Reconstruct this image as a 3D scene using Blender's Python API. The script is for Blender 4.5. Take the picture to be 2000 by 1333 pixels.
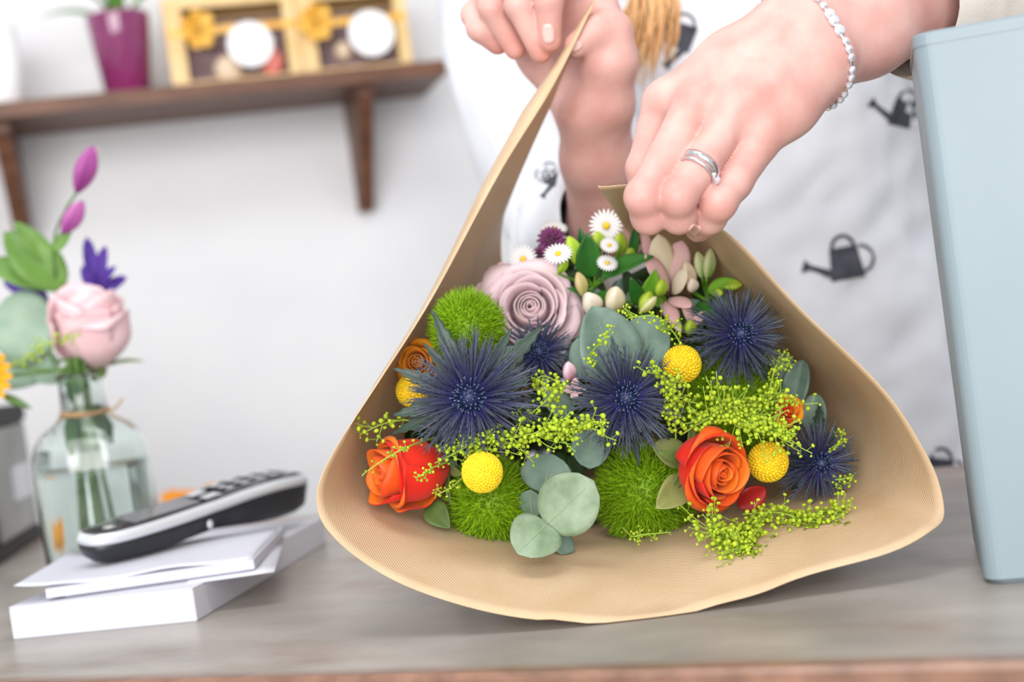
import bpy, math, random
import numpy as np
from mathutils import Vector, Matrix, noise
from mathutils.bvhtree import BVHTree

for o in list(bpy.data.objects):
    bpy.data.objects.remove(o)
scene = bpy.context.scene
COL = scene.collection

# ------------------------------------------------------------------ camera
PITCH, ROLL, CAMH, LENS = math.radians(1.5), math.radians(8.0), 0.18, 50.0
FPX = LENS / 36.0 * 2000.0
cam_d = bpy.data.cameras.new('camera')
cam_d.lens = LENS
cam_d.sensor_width = 36.0
cam_d.clip_start = 0.02
cam_d.dof.use_dof = True
cam_d.dof.focus_distance = 0.835
cam_d.dof.aperture_fstop = 4.0
cam = bpy.data.objects.new('camera', cam_d)
COL.objects.link(cam)
cam.matrix_world = (Matrix.Translation((0, 0, CAMH)) @ Matrix.Rotation(math.pi / 2 - PITCH, 4, 'X')
                    @ Matrix.Rotation(-ROLL, 4, 'Z'))
scene.camera = cam

# ------------------------------------------------------------------ light
world = bpy.data.worlds.new('world')
scene.world = world
world.use_nodes = True
bg = world.node_tree.nodes['Background']
bg.inputs[0].default_value = (0.93, 0.96, 1.0, 1)
bg.inputs[1].default_value = 0.80


def area(name, loc, target, sx, sy, power, color=(1, 1, 1)):
    l = bpy.data.lights.new(name, 'AREA')
    l.shape = 'RECTANGLE'
    l.size, l.size_y, l.energy, l.color = sx, sy, power, color
    o = bpy.data.objects.new(name, l)
    COL.objects.link(o)
    o.location = loc
    o.rotation_euler = (Vector(target) - Vector(loc)).to_track_quat('-Z', 'Y').to_euler()
    return o


# ceiling light over the counter and the shop front behind the viewer
area('ceiling_light_offscreen', (-0.1, 0.35, 1.9), (-0.1, 0.36, 0), 1.2, 0.6, 16, (1.0, 0.985, 0.96))
area('shop_window_offscreen', (-0.5, -2.8, 1.0), (0.05, 0.9, 0.1), 3.2, 2.2, 175, (1.0, 0.98, 0.96))

vs = scene.view_settings
vs.view_transform = 'Standard'
vs.look = 'None'
vs.gamma = 1.0
vs.use_curve_mapping = False
vs.exposure = 0.0

# ------------------------------------------------------------------ pixel -> place
FW = np.array([0, math.cos(PITCH), -math.sin(PITCH)])
UP0 = np.array([0, math.sin(PITCH), math.cos(PITCH)])
RT = np.array([1.0, 0, 0]) * math.cos(ROLL) - UP0 * math.sin(ROLL)
UP = np.array([1.0, 0, 0]) * math.sin(ROLL) + UP0 * math.cos(ROLL)
CAM = np.array([0, 0, CAMH])


def ray(x, y):
    return FW + RT * (x - 1000) / FPX - UP * (y - 666.5) / FPX


def P(x, y, d):
    """point seen at photo pixel (x, y), d metres along the view axis"""
    return CAM + ray(x, y) * d


def T(x, y, z=0.0):
    """point seen at photo pixel (x, y) lying on the level z"""
    r = ray(x, y)
    return CAM + r * ((z - CAMH) / r[2])


def V(dx, dy, dz):
    """direction: right, up, towards the viewer of the photograph"""
    v = RT * dx + UP * dy - FW * dz
    return v / np.linalg.norm(v)


def nrm(v):
    v = np.asarray(v, float)
    return v / max(np.linalg.norm(v), 1e-12)


RNG = random.Random(7)
NPR = np.random.RandomState(7)


# ------------------------------------------------------------------ materials
def _mat(name):
    m = bpy.data.materials.new(name)
    m.use_nodes = True
    nt = m.node_tree
    return m, nt, nt.nodes['Principled BSDF'], nt.nodes['Material Output']


def mat(name, c1, c2=None, rough=0.5, scale=40, detail=4, spec=0.4, metal=0.0, bump=0.0, bscale=None,
        trans=0.0, sheen=0.0, coat=0.0, sss=0.0, contrast=(0.3, 0.7), stretch=None, emit=None):
    m, nt, b, out = _mat(name)
    N, L = nt.nodes, nt.links
    b.inputs['Roughness'].default_value = rough
    b.inputs['Specular IOR Level'].default_value = spec
    b.inputs['Metallic'].default_value = metal
    b.inputs['Coat Weight'].default_value = coat
    b.inputs['Sheen Weight'].default_value = sheen
    if sss:
        b.inputs['Subsurface Weight'].default_value = sss
        b.inputs['Subsurface Radius'].default_value = (0.006, 0.0025, 0.0015)
        b.inputs['Subsurface Scale'].default_value = 1.0
    tc = N.new('ShaderNodeTexCoord')
    co = tc.outputs['Object']
    if stretch:
        mp = N.new('ShaderNodeMapping')
        mp.inputs['Scale'].default_value = stretch
        L.new(co, mp.inputs['Vector'])
        co = mp.outputs['Vector']
    colsock = None
    if c1 == 'attr':
        at = N.new('ShaderNodeAttribute')
        at.attribute_name = 'col'
        colsock = at.outputs['Color']
    elif c2 is not None:
        nz = N.new('ShaderNodeTexNoise')
        nz.inputs['Scale'].default_value = scale
        nz.inputs['Detail'].default_value = detail
        L.new(co, nz.inputs['Vector'])
        rp = N.new('ShaderNodeValToRGB')
        rp.color_ramp.elements[0].position = contrast[0]
        rp.color_ramp.elements[1].position = contrast[1]
        rp.color_ramp.elements[0].color = (*c1, 1)
        rp.color_ramp.elements[1].color = (*c2, 1)
        L.new(nz.outputs['Fac'], rp.inputs['Fac'])
        colsock = rp.outputs['Color']
    if colsock is not None:
        L.new(colsock, b.inputs['Base Color'])
    else:
        b.inputs['Base Color'].default_value = (*c1, 1)
    if bump:
        nb = N.new('ShaderNodeTexNoise')
        nb.inputs['Scale'].default_value = bscale or scale * 3
        nb.inputs['Detail'].default_value = 5
        L.new(co, nb.inputs['Vector'])
        bp = N.new('ShaderNodeBump')
        bp.inputs['Strength'].default_value = bump
        bp.inputs['Distance'].default_value = 0.002
        L.new(nb.outputs['Fac'], bp.inputs['Height'])
        L.new(bp.outputs['Normal'], b.inputs['Normal'])
    if emit:
        b.inputs['Emission Color'].default_value = (*emit[0], 1)
        b.inputs['Emission Strength'].default_value = emit[1]
    if trans:
        t = N.new('ShaderNodeBsdfTranslucent')
        if colsock is not None:
            L.new(colsock, t.inputs['Color'])
        else:
            t.inputs['Color'].default_value = (*c1, 1)
        mx = N.new('ShaderNodeMixShader')
        mx.inputs[0].default_value = trans
        L.new(b.outputs[0], mx.inputs[1])
        L.new(t.outputs[0], mx.inputs[2])
        L.new(mx.outputs[0], out.inputs['Surface'])
    return m


def srgb(r, g, b):
    def f(c):
        c /= 255.0
        return c / 12.92 if c <= 0.04045 else ((c + 0.055) / 1.055) ** 2.4
    return (f(r), f(g), f(b))


def glass_mat(name, color, rough=0.0, ior=1.45):
    m, nt, b, out = _mat(name)
    b.inputs['Base Color'].default_value = (*color, 1)
    b.inputs['Transmission Weight'].default_value = 1.0
    b.inputs['Roughness'].default_value = rough
    b.inputs['IOR'].default_value = ior
    return m


# ------------------------------------------------------------------ objects and meshes
def props(o, label=None, cat=None, group=None, kind=None):
    if label: o['label'] = label
    if cat: o['category'] = cat
    if group: o['group'] = group
    if kind: o['kind'] = kind
    return o


def thing(name, label, cat, mtx=None, group=None):
    o = bpy.data.objects.new(name, None)
    o.empty_display_size = 0.02
    COL.objects.link(o)
    if mtx is not None:
        o.matrix_basis = mtx
    return props(o, label, cat, group)


def frame(center, zdir, roll=0.0, xhint=None):
    z = nrm(zdir)
    h = np.array(xhint, float) if xhint is not None else RT
    x = h - z * (h @ z)
    if np.linalg.norm(x) < 1e-4:
        x = UP - z * (UP @ z)
    x = nrm(x)
    y = np.cross(z, x)
    c, s = math.cos(roll), math.sin(roll)
    x, y = x * c + y * s, y * c - x * s
    M = Matrix.Identity(4)
    for i in range(3):
        M[i][0], M[i][1], M[i][2], M[i][3] = x[i], y[i], z[i], center[i]
    return M


def at(center):
    return Matrix.Translation(Vector(center))


class MB:
    def __init__(self):
        self.v, self.f, self.m, self.c, self.n = [], [], [], [], 0

    def add(self, verts, faces, mi=0, col=None):
        verts = np.asarray(verts, float).reshape(-1, 3)
        self.v.append(verts)
        o = self.n
        self.f.extend([tuple(i + o for i in fc) for fc in faces])
        self.m.extend(mi if isinstance(mi, (list, tuple)) else [mi] * len(faces))
        if col is None:
            col = (1, 1, 1)
        col = np.asarray(col, float)
        if col.ndim == 1:
            col = np.tile(col, (len(verts), 1))
        self.c.append(col)
        self.n += len(verts)
        return self

    def build(self, name, mats, parent=None, world=False, smooth=True, kind=None, label=None, color=False):
        v = np.concatenate(self.v)
        if world and parent is not None:
            M = parent.matrix_basis
            q = parent.parent
            while q is not None:
                M = q.matrix_basis @ M
                q = q.parent
            M = np.array(M.inverted())
            v = v @ M[:3, :3].T + M[:3, 3]
        me = bpy.data.meshes.new(name)
        me.from_pydata(v.tolist(), [], self.f)
        if not isinstance(mats, (list, tuple)):
            mats = [mats]
        for m_ in mats:
            me.materials.append(m_)
        me.polygons.foreach_set('material_index', self.m)
        me.polygons.foreach_set('use_smooth', [smooth] * len(self.f))
        if color:
            ca = me.color_attributes.new('col', 'FLOAT_COLOR', 'POINT')
            c = np.concatenate(self.c)
            ca.data.foreach_set('color', np.concatenate([c, np.ones((len(c), 1))], 1).ravel())
        me.update()
        o = bpy.data.objects.new(name, me)
        COL.objects.link(o)
        if parent is not None:
            o.parent = parent
        props(o, label=label, kind=kind)
        return o


def sheet(G, t=0.0004, mats=(0, 1)):
    """closed thin sheet from an (n, m, 3) grid; front side gets mats[0], back mats[1]"""
    G = np.asarray(G, float)
    n, m = G.shape[:2]
    du = np.gradient(G, axis=0)
    dv = np.gradient(G, axis=1)
    N = np.cross(du, dv)
    N /= np.maximum(np.linalg.norm(N, axis=2, keepdims=True), 1e-12)
    A = (G + N * t / 2).reshape(-1, 3)
    B = (G - N * t / 2).reshape(-1, 3)
    F, M = [], []
    k = n * m
    for i in range(n - 1):
        for j in range(m - 1):
            a, b, c, d = i * m + j, (i + 1) * m + j, (i + 1) * m + j + 1, i * m + j + 1
            F.append((a, b, c, d)); M.append(mats[0])
            F.append((k + a, k + d, k + c, k + b)); M.append(mats[1])
    loop = [(i, 0) for i in range(n)] + [(n - 1, j) for j in range(1, m)] + \
           [(i, m - 1) for i in range(n - 2, -1, -1)] + [(0, j) for j in range(m - 2, 0, -1)]
    ids = [i * m + j for i, j in loop]
    for q in range(len(ids)):
        a, b = ids[q], ids[(q + 1) % len(ids)]
        F.append((b, a, k + a, k + b)); M.append(mats[1])
    return np.concatenate([A, B]), F, M


def catmull(pts, n):
    pts = np.asarray(pts, float)
    k = len(pts)
    out = []
    for q in np.linspace(0, k - 1, n):
        i = min(int(q), k - 2)
        t = q - i
        p0, p1, p2, p3 = pts[max(i - 1, 0)], pts[i], pts[i + 1], pts[min(i + 2, k - 1)]
        out.append(0.5 * ((2 * p1) + (p2 - p0) * t + (2 * p0 - 5 * p1 + 4 * p2 - p3) * t * t
                          + (3 * p1 - p0 - 3 * p2 + p3) * t ** 3))
    return np.array(out)


def tube(pts, rad, n=8, cap=True):
    pts = np.asarray(pts, float)
    k = len(pts)
    rad = np.broadcast_to(np.asarray(rad, float), (k,))
    T_ = np.gradient(pts, axis=0)
    T_ /= np.maximum(np.linalg.norm(T_, axis=1, keepdims=True), 1e-12)
    a = np.array([0, 0, 1.0]) if abs(T_[0][2]) < 0.9 else np.array([1.0, 0, 0])
    x = nrm(a - T_[0] * (a @ T_[0]))
    V_, F = [], []
    ang = np.linspace(0, 2 * math.pi, n, endpoint=False)
    for i in range(k):
        x = nrm(x - T_[i] * (x @ T_[i]))
        y = np.cross(T_[i], x)
        V_.append(pts[i] + rad[i] * (np.outer(np.cos(ang), x) + np.outer(np.sin(ang), y)))
        if i:
            for j in range(n):
                F.append(((i - 1) * n + j, (i - 1) * n + (j + 1) % n, i * n + (j + 1) % n, i * n + j))
    if cap:
        F.append(tuple(range(n - 1, -1, -1)))
        F.append(tuple(range((k - 1) * n, k * n)))
    return np.concatenate(V_), F


def lathe(prof, n=32, cap=True):
    V_, F = [], []
    ang = np.linspace(0, 2 * math.pi, n, endpoint=False)
    for i, (r, z) in enumerate(prof):
        V_.append(np.stack([r * np.cos(ang), r * np.sin(ang), np.full(n, z)], 1))
        if i:
            for j in range(n):
                F.append(((i - 1) * n + j, (i - 1) * n + (j + 1) % n, i * n + (j + 1) % n, i * n + j))
    if cap:
        F.append(tuple(range(n - 1, -1, -1)))
        F.append(tuple(range((len(prof) - 1) * n, len(prof) * n)))
    return np.concatenate(V_), F


def ellipsoid(c, r, n=10, m=7):
    prof = []
    for i in range(m + 1):
        t = math.pi * i / m
        prof.append((max(math.sin(t), 0.02), -math.cos(t)))
    v, f = lathe(prof, n)
    return v * np.asarray(r, float) + np.asarray(c, float), f


def rrect(w, d, r, n=5):
    """rounded rectangle outline, counter-clockwise"""
    pts = []
    for cx, cy, a0 in ((w / 2 - r, d / 2 - r, 0), (-w / 2 + r, d / 2 - r, 90), (-w / 2 + r, -d / 2 + r, 180), (w / 2 - r, -d / 2 + r, 270)):
        for i in range(n + 1):
            a = math.radians(a0 + 90 * i / n)
            pts.append((cx + r * math.cos(a), cy + r * math.sin(a)))
    return np.array(pts)


def loft(outlines, cap=True):
    """list of (k, 3) closed outlines"""
    k = len(outlines[0])
    F = []
    for i in range(1, len(outlines)):
        for j in range(k):
            F.append(((i - 1) * k + j, (i - 1) * k + (j + 1) % k, i * k + (j + 1) % k, i * k + j))
    if cap:
        F.append(tuple(range(k - 1, -1, -1)))
        F.append(tuple(range((len(outlines) - 1) * k, len(outlines) * k)))
    return np.concatenate(outlines), F


def rbox(w, d, h, r=0.002, b=0.0015, n=4):
    """rounded box standing on z = 0, centred in x and y"""
    o = []
    for ins, z in ((b, 0), (0, b), (0, h - b), (b, h)):
        p = rrect(w - 2 * ins, d - 2 * ins, max(r - ins, 0.0004), n)
        o.append(np.concatenate([p, np.full((len(p), 1), z)], 1))
    return loft(o)


def box(x0, x1, y0, y1, z0, z1):
    v = [(x, y, z) for z in (z0, z1) for y in (y0, y1) for x in (x0, x1)]
    f = [(0, 2, 3, 1), (4, 5, 7, 6), (0, 1, 5, 4), (2, 6, 7, 3), (0, 4, 6, 2), (1, 3, 7, 5)]
    return np.array(v, float), f


def xf(v, M):
    M = np.array(M)
    return np.asarray(v) @ M[:3, :3].T + M[:3, 3]


ICO_V, ICO_F = None, None


def _ico():
    global ICO_V, ICO_F
    t = (1 + 5 ** 0.5) / 2
    v = np.array([(-1, t, 0), (1, t, 0), (-1, -t, 0), (1, -t, 0), (0, -1, t), (0, 1, t), (0, -1, -t), (0, 1, -t),
                  (t, 0, -1), (t, 0, 1), (-t, 0, -1), (-t, 0, 1)], float)
    ICO_V = v / np.linalg.norm(v[0])
    ICO_F = [(0, 11, 5), (0, 5, 1), (0, 1, 7), (0, 7, 10), (0, 10, 11), (1, 5, 9), (5, 11, 4), (11, 10, 2), (10, 7, 6),
             (7, 1, 8), (3, 9, 4), (3, 4, 2), (3, 2, 6), (3, 6, 8), (3, 8, 9), (4, 9, 5), (2, 4, 11), (6, 2, 10),
             (8, 6, 7), (9, 8, 1)]


_ico()


# ------------------------------------------------------------------ smooth solids (numpy surface nets)
class Solid:
    def __init__(self, lo, hi, h):
        self.lo = np.asarray(lo, float)
        self.h = h
        self.n = np.ceil((np.asarray(hi, float) - self.lo) / h).astype(int) + 1
        self.F = np.full(self.n, 1.0, np.float32)

    def sub(self, lo, hi):
        a = np.clip(np.floor((lo - self.lo) / self.h).astype(int), 0, self.n - 1)
        b = np.clip(np.ceil((hi - self.lo) / self.h).astype(int) + 1, 1, self.n)
        ax = [self.lo[i] + self.h * np.arange(a[i], b[i]) for i in range(3)]
        X = np.meshgrid(*ax, indexing='ij')
        return tuple(slice(a[i], b[i]) for i in range(3)), [x.astype(np.float32) for x in X]

    @staticmethod
    def smin(a, b, k):
        h = np.maximum(k - np.abs(a - b), 0) / k
        return np.minimum(a, b) - h * h * k * 0.25

    def capsule(self, a, b, ra, rb, k):
        a, b = np.asarray(a, float), np.asarray(b, float)
        R = max(ra, rb) + 1.5 * k + 2 * self.h
        sl, (X, Y, Z) = self.sub(np.minimum(a, b) - R, np.maximum(a, b) + R)
        d = b - a
        L2 = max(d @ d, 1e-12)
        t = np.clip(((X - a[0]) * d[0] + (Y - a[1]) * d[1] + (Z - a[2]) * d[2]) / L2, 0, 1)
        D = np.sqrt((X - a[0] - t * d[0]) ** 2 + (Y - a[1] - t * d[1]) ** 2 + (Z - a[2] - t * d[2]) ** 2) - (ra + (rb - ra) * t)
        self.F[sl] = self.smin(self.F[sl], D.astype(np.float32), k)

    def chain(self, pts, rad, k):
        for i in range(len(pts) - 1):
            self.capsule(pts[i], pts[i + 1], rad[i], rad[i + 1], k)

    def union(self, other, k):
        self.F = self.smin(self.F, other.F, k)

    def like(self):
        s = Solid.__new__(Solid)
        s.lo, s.h, s.n = self.lo, self.h, self.n
        s.F = np.full(self.n, 1.0, np.float32)
        return s

    def mesh(self):
        F = self.F
        nx, ny, nz = F.shape
        cs = (nx - 1, ny - 1, nz - 1)
        acc = np.zeros(cs + (3,), np.float32)
        cnt = np.zeros(cs, np.float32)
        ins = F < 0
        quads = []
        for ax in range(3):
            s0 = [slice(None)] * 3; s1 = [slice(None)] * 3
            s0[ax] = slice(0, -1); s1[ax] = slice(1, None)
            f0, f1 = F[tuple(s0)], F[tuple(s1)]
            cr = ins[tuple(s0)] != ins[tuple(s1)]
            I = np.argwhere(cr)
            v0, v1 = f0[cr], f1[cr]
            t = v0 / (v0 - v1)
            pos = I.astype(np.float32)
            pos[:, ax] += t
            o1, o2 = [(1, 2), (2, 0), (0, 1)][ax]
            ok = np.ones(len(I), bool)
            cells = []
            for d1, d2 in ((-1, -1), (0, -1), (0, 0), (-1, 0)):
                C = I.copy()
                C[:, o1] += d1; C[:, o2] += d2
                good = np.all((C >= 0) & (C < np.array(cs)), axis=1)
                ok &= good
                G = C[good]
                np.add.at(acc, (G[:, 0], G[:, 1], G[:, 2]), pos[good])
                np.add.at(cnt, (G[:, 0], G[:, 1], G[:, 2]), 1)
                cells.append(C)
            st = np.stack(cells, 1)[ok]
            fl = (v0 < 0)[ok]
            st[~fl] = st[~fl][:, ::-1]
            quads.append(st)
        used = cnt > 0
        idx = np.full(cs, -1, int)
        idx[used] = np.arange(used.sum())
        verts = acc[used] / cnt[used][:, None] * self.h + self.lo
        q = np.concatenate(quads)
        faces = idx[q[..., 0], q[..., 1], q[..., 2]]
        return verts.astype(float), faces.tolist()
# ================================================================== the room
m_wall = mat('wall_paint', srgb(220, 220, 223), srgb(226, 226, 228), rough=0.85, scale=6, spec=0.2)
m_floor = mat('floor_concrete', srgb(150, 146, 140), srgb(178, 174, 168), rough=0.7, scale=8, bump=0.1)
m_shelf = mat('walnut', srgb(84, 52, 38), srgb(120, 80, 58), rough=0.45, scale=14, stretch=(1, 6, 6), bump=0.05)
TABZ = 0.0
FLOORZ = -0.88

YAW = math.radians(14)
SU = np.array([math.cos(YAW), math.sin(YAW), 0])     # along the wall
SI = np.array([-math.sin(YAW), math.cos(YAW), 0])    # into the wall
SF = P(870, 116, 2.0)                                # front right top corner of the shelf
M_SHELF = Matrix.Identity(4)
for i in range(3):
    M_SHELF[i][0], M_SHELF[i][1], M_SHELF[i][3] = SU[i], SI[i], SF[i]


def wall_pt(x, y, z):
    """x along the wall, y out from it (metres), z world height"""
    q = SF + SU * x + SI * (0.18 - y)
    return np.array([q[0], q[1], z])


w = MB()
a, b_, c, d = wall_pt(-2.6, 0, FLOORZ), wall_pt(3.2, 0, FLOORZ), wall_pt(3.2, 0, 1.7), wall_pt(-2.6, 0, 1.7)
off = SI * 0.1
w.add([a, b_, c, d, a + off, b_ + off, c + off, d + off],
      [(0, 1, 2, 3), (5, 4, 7, 6), (4, 0, 3, 7), (1, 5, 6, 2), (3, 2, 6, 7), (4, 5, 1, 0)])
o = w.build('wall_back', m_wall, smooth=False)
props(o, 'plain white painted wall behind the counter', 'wall', kind='structure')
w = MB().add(*box(-3.2, 3.4, -3.2, 3.6, FLOORZ - 0.05, FLOORZ))
o = w.build('floor', m_floor, smooth=False)
props(o, 'grey concrete shop floor', 'floor', kind='structure')
w = MB()
p0, p1 = wall_pt(-2.6, 0.0, FLOORZ), wall_pt(3.2, 0.0, FLOORZ)
n_ = -SI * 0.015
zz = np.array([0, 0, 0.1])
w.add([p0, p1, p1 + n_, p0 + n_, p0 + zz, p1 + zz, p1 + n_ + zz, p0 + n_ + zz],
      [(0, 3, 2, 1), (4, 5, 6, 7), (3, 7, 6, 2), (0, 1, 5, 4), (0, 4, 7, 3), (1, 2, 6, 5)])
props(w.build('baseboard_back', m_wall, smooth=False), 'white baseboard along the foot of the wall', 'baseboard', kind='structure')

# ---------------------------------------------------------------- wall shelf
sh = thing('wall_shelf', 'dark walnut wall shelf on two tapered triangular brackets', 'shelf', M_SHELF)
MB().add(*box(-1.1, 0, 0, 0.18, -0.02, 0)).build('board', m_shelf, sh, smooth=False)
for bx in (-0.115, -0.605):
    q = MB()
    pr = [(0.178, -0.02), (0.03, -0.02), (0.03, -0.035), (0.160, -0.185), (0.178, -0.185)]
    vv = [(bx - 0.011, y, z) for y, z in pr] + [(bx + 0.011, y, z) for y, z in pr]
    q.add(vv, [(0, 1, 2, 3, 4), (9, 8, 7, 6, 5)] + [(i, 5 + i, 5 + (i + 1) % 5, (i + 1) % 5) for i in range(5)])
    q.build('bracket', m_shelf, sh, smooth=False)


def on_shelf(x, y, rz=0.0):
    return M_SHELF @ Matrix.Translation((x, y, 0)) @ Matrix.Rotation(rz, 4, 'Z')


# gift boxes
m_gold = mat('gold_card', srgb(222, 182, 116), srgb(234, 204, 150), rough=0.4, scale=30, spec=0.5)
m_bow = mat('gold_ribbon', srgb(225, 160, 40), srgb(250, 200, 90), rough=0.3, scale=60, spec=0.6)
m_mauve = mat('mauve_tissue', srgb(104, 82, 86), srgb(150, 128, 130), rough=0.8, scale=60)
m_label = mat('white_label', srgb(250, 250, 250), rough=0.5)
m_soapc = mat('cream_soap', srgb(226, 205, 180), rough=0.6)
m_soapp = mat('pink_soap', srgb(238, 140, 130), rough=0.6)
m_film = glass_mat('clear_film', (1, 1, 1), 0.0, 1.02)


def gift_box(x, y, W, H, lab, bow, soaps, label):
    D = 0.07
    t = thing('gift_box', label, 'box', on_shelf(x, y), 'window gift boxes on the shelf')
    bd = MB()
    bd.add(*box(-W / 2, W / 2, 0.004, D, 0, 0.004)).add(*box(-W / 2, W / 2, 0.004, D, H - 0.004, H))
    bd.add(*box(-W / 2, -W / 2 + 0.003, 0.004, D, 0.004, H - 0.004)).add(*box(W / 2 - 0.003, W / 2, 0.004, D, 0.004, H - 0.004))
    bd.add(*box(-W / 2 + 0.003, W / 2 - 0.003, D - 0.003, D, 0.004, H - 0.004))
    bd.build('carton', m_gold, t, smooth=False)
    fr = MB()
    a = 0.017
    fr.add(*box(-W / 2, -W / 2 + a + 0.006, 0, 0.004, 0, H)).add(*box(W / 2 - a, W / 2, 0, 0.004, 0, H))
    fr.add(*box(-W / 2 + a + 0.006, W / 2 - a, 0, 0.004, H - a, H)).add(*box(-W / 2 + a + 0.006, W / 2 - a, 0, 0.004, 0, 0.008))
    fr.build('front_frame', m_gold, t, smooth=False)
    MB().add(*box(-W / 2 + a, W / 2 - a, 0.03, D - 0.004, 0.004, H - 0.03)).build('tissue_filling', m_mauve, t, smooth=False)
    for sx, sz, rx, rz, m_ in soaps:
        MB().add(*ellipsoid((sx, 0.024, sz), (rx, 0.012, rz), 16, 10)).build('soap', m_, t)
    v, f = lathe([(lab[2], 0), (lab[2], 0.0012)], 36)
    v = np.stack([v[:, 0] + lab[0], -v[:, 2] + 0.0, v[:, 1] + lab[1]], 1)
    MB().add(v, f).build('round_label', m_label, t, smooth=False)
    bw = MB()
    for k in range(7):
        ang = k * 2 * math.pi / 7 + 0.3
        L = 0.021 + 0.004 * (k % 2)
        G = np.zeros((11, 3, 3))
        for i in range(11):
            s = i / 10 * math.pi
            r_ = L * math.sin(s)
            out = 0.016 * math.sin(2 * s) * 0.6
            for j in range(3):
                tt = (j - 1) * 0.007
                G[i, j] = (bow[0] + r_ * math.cos(ang) - (tt + out) * math.sin(ang), -0.004 - 0.008 * math.sin(s), bow[1] + r_ * math.sin(ang) + (tt + out) * math.cos(ang))
        bw.add(*sheet(G, 0.0006, (0, 0)))
    bw.build('ribbon_bow', m_bow, t)
    MB().add(*box(-W / 2, W / 2, -0.0006, 0, bow[1] - 0.005, bow[1] + 0.005)).build('ribbon', m_bow, t, smooth=False)
    return t


gift_box(-0.286, 0.03, 0.178, 0.125, (0.022, 0.052, 0.031), (-0.045, 0.076),
         [(-0.01, 0.025, 0.02, 0.02, m_soapc), (0.05, 0.03, 0.018, 0.02, m_soapp)],
         'gold window gift box with pink soap inside, next to the purple pot')
gift_box(-0.118, 0.03, 0.155, 0.122, (0.024, 0.052, 0.032), (-0.052, 0.072),
         [(-0.015, 0.035, 0.013, 0.014, m_soapc)],
         'gold window gift box with white round label, nearest the shelf end')

# purple pot
m_pot = mat('purple_glaze', srgb(122, 40, 92), srgb(152, 54, 112), rough=0.12, scale=12, spec=0.6, coat=0.6)
m_soil = mat('soil', srgb(60, 44, 34), srgb(90, 66, 50), rough=0.95, scale=90, bump=0.4)
m_leafp = mat('orchid_leaf', srgb(84, 130, 52), srgb(110, 160, 74), rough=0.4, scale=30, trans=0.15)
pt = thing('plant_pot', 'glossy plum purple plant pot with green leaves beside the gift boxes', 'plant pot', on_shelf(-0.435, 0.055))
v, f = lathe([(0.026, 0), (0.03, 0.002), (0.0425, 0.106), (0.0425, 0.112), (0.039, 0.112), (0.037, 0.1)], 40, cap=False)
f.append(tuple(range(39, -1, -1)))
MB().add(v, f).build('pot', m_pot, pt)
v, f = lathe([(0.001, 0.101), (0.0372, 0.101)], 24)
MB().add(v, f).build('soil', m_soil, pt)


def leaf_grid(L, W, n=11, m=7, p0=0.9, p1=0.7, fold=0.25, curl=0.15, serr=0.0, ns=9):
    G = np.zeros((n, m, 3))
    for i in range(n):
        v_ = i / (n - 1)
        wv = W * max(math.sin(math.pi * min(max(v_, 0.0), 1.0) ** p0), 0.0) ** p1
        wv = max(wv, W * 0.02)
        if serr and 0 < i < n - 1:
            wv *= 1 + serr * (1 if i % 2 else -1)
        for j in range(m):
            u = 2 * j / (m - 1) - 1
            G[i, j] = (u * wv, L * v_, fold * abs(u) ** 1.3 * wv - curl * L * (v_ - 0.35) ** 2)
    return G


def place_grid(G, base, tip, nor):
    base, tip = np.asarray(base, float), np.asarray(tip, float)
    y = nrm(tip - base)
    z = np.asarray(nor, float)
    z = nrm(z - y * (z @ y))
    x = np.cross(y, z)
    g = G.reshape(-1, 3)
    return (base + np.outer(g[:, 0], x) + np.outer(g[:, 1], y) + np.outer(g[:, 2], z)).reshape(G.shape)


def leaf(parent, name, base, tip, W, nor, mats, t=0.0006, world=True, **kw):
    L = float(np.linalg.norm(np.asarray(tip) - np.asarray(base)))
    G = place_grid(leaf_grid(L, W, **kw), base, tip, nor)
    return MB().add(*sheet(G, t)).build(name, mats, parent, world=world)


for k, (a_, L, zt) in enumerate(((2.9, 0.09, 0.03), (0.4, 0.08, 0.06), (1.6, 0.07, 0.07), (4.2, 0.075, 0.05))):
    tip = (L * math.cos(a_), -abs(L * 0.5 * math.sin(a_)), 0.107 + zt)
    leaf(pt, 'leaf', (0.006 * math.cos(a_), 0, 0.10), tip, 0.014, (0, -0.4, 1), [m_leafp, m_leafp], world=False, curl=0.6)
# white candle glasses
m_white = mat('frosted_white', srgb(244, 244, 244), rough=0.4, spec=0.4)
m_wax = mat('white_wax', srgb(248, 246, 240), rough=0.6)
for x_, h_, r_, lb in ((-0.60, 0.11, 0.032, 'tall white frosted candle glass, the one nearest the purple pot'), (-0.69, 0.10, 0.034, 'white frosted candle glass standing beyond the tall one')):
    cg = thing('candle_glass', lb, 'candle', on_shelf(x_, 0.06), 'white candle glasses on the shelf')
    v, f = lathe([(r_ - 0.002, 0), (r_, 0.002), (r_, h_), (r_ - 0.002, h_), (r_ - 0.002, h_ - 0.03)], 32, cap=False)
    f.append(tuple(range(31, -1, -1)))
    MB().add(v, f).build('glass', m_white, cg)
    v, f = lathe([(0.001, h_ - 0.03), (r_ - 0.0015, h_ - 0.03)], 24)
    MB().add(v, f).build('wax', m_wax, cg)
    MB().add(*tube([(0, 0, h_ - 0.031), (0.001, 0, h_ - 0.018)], 0.0008, 6)).build('wick', m_soil, cg)

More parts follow.
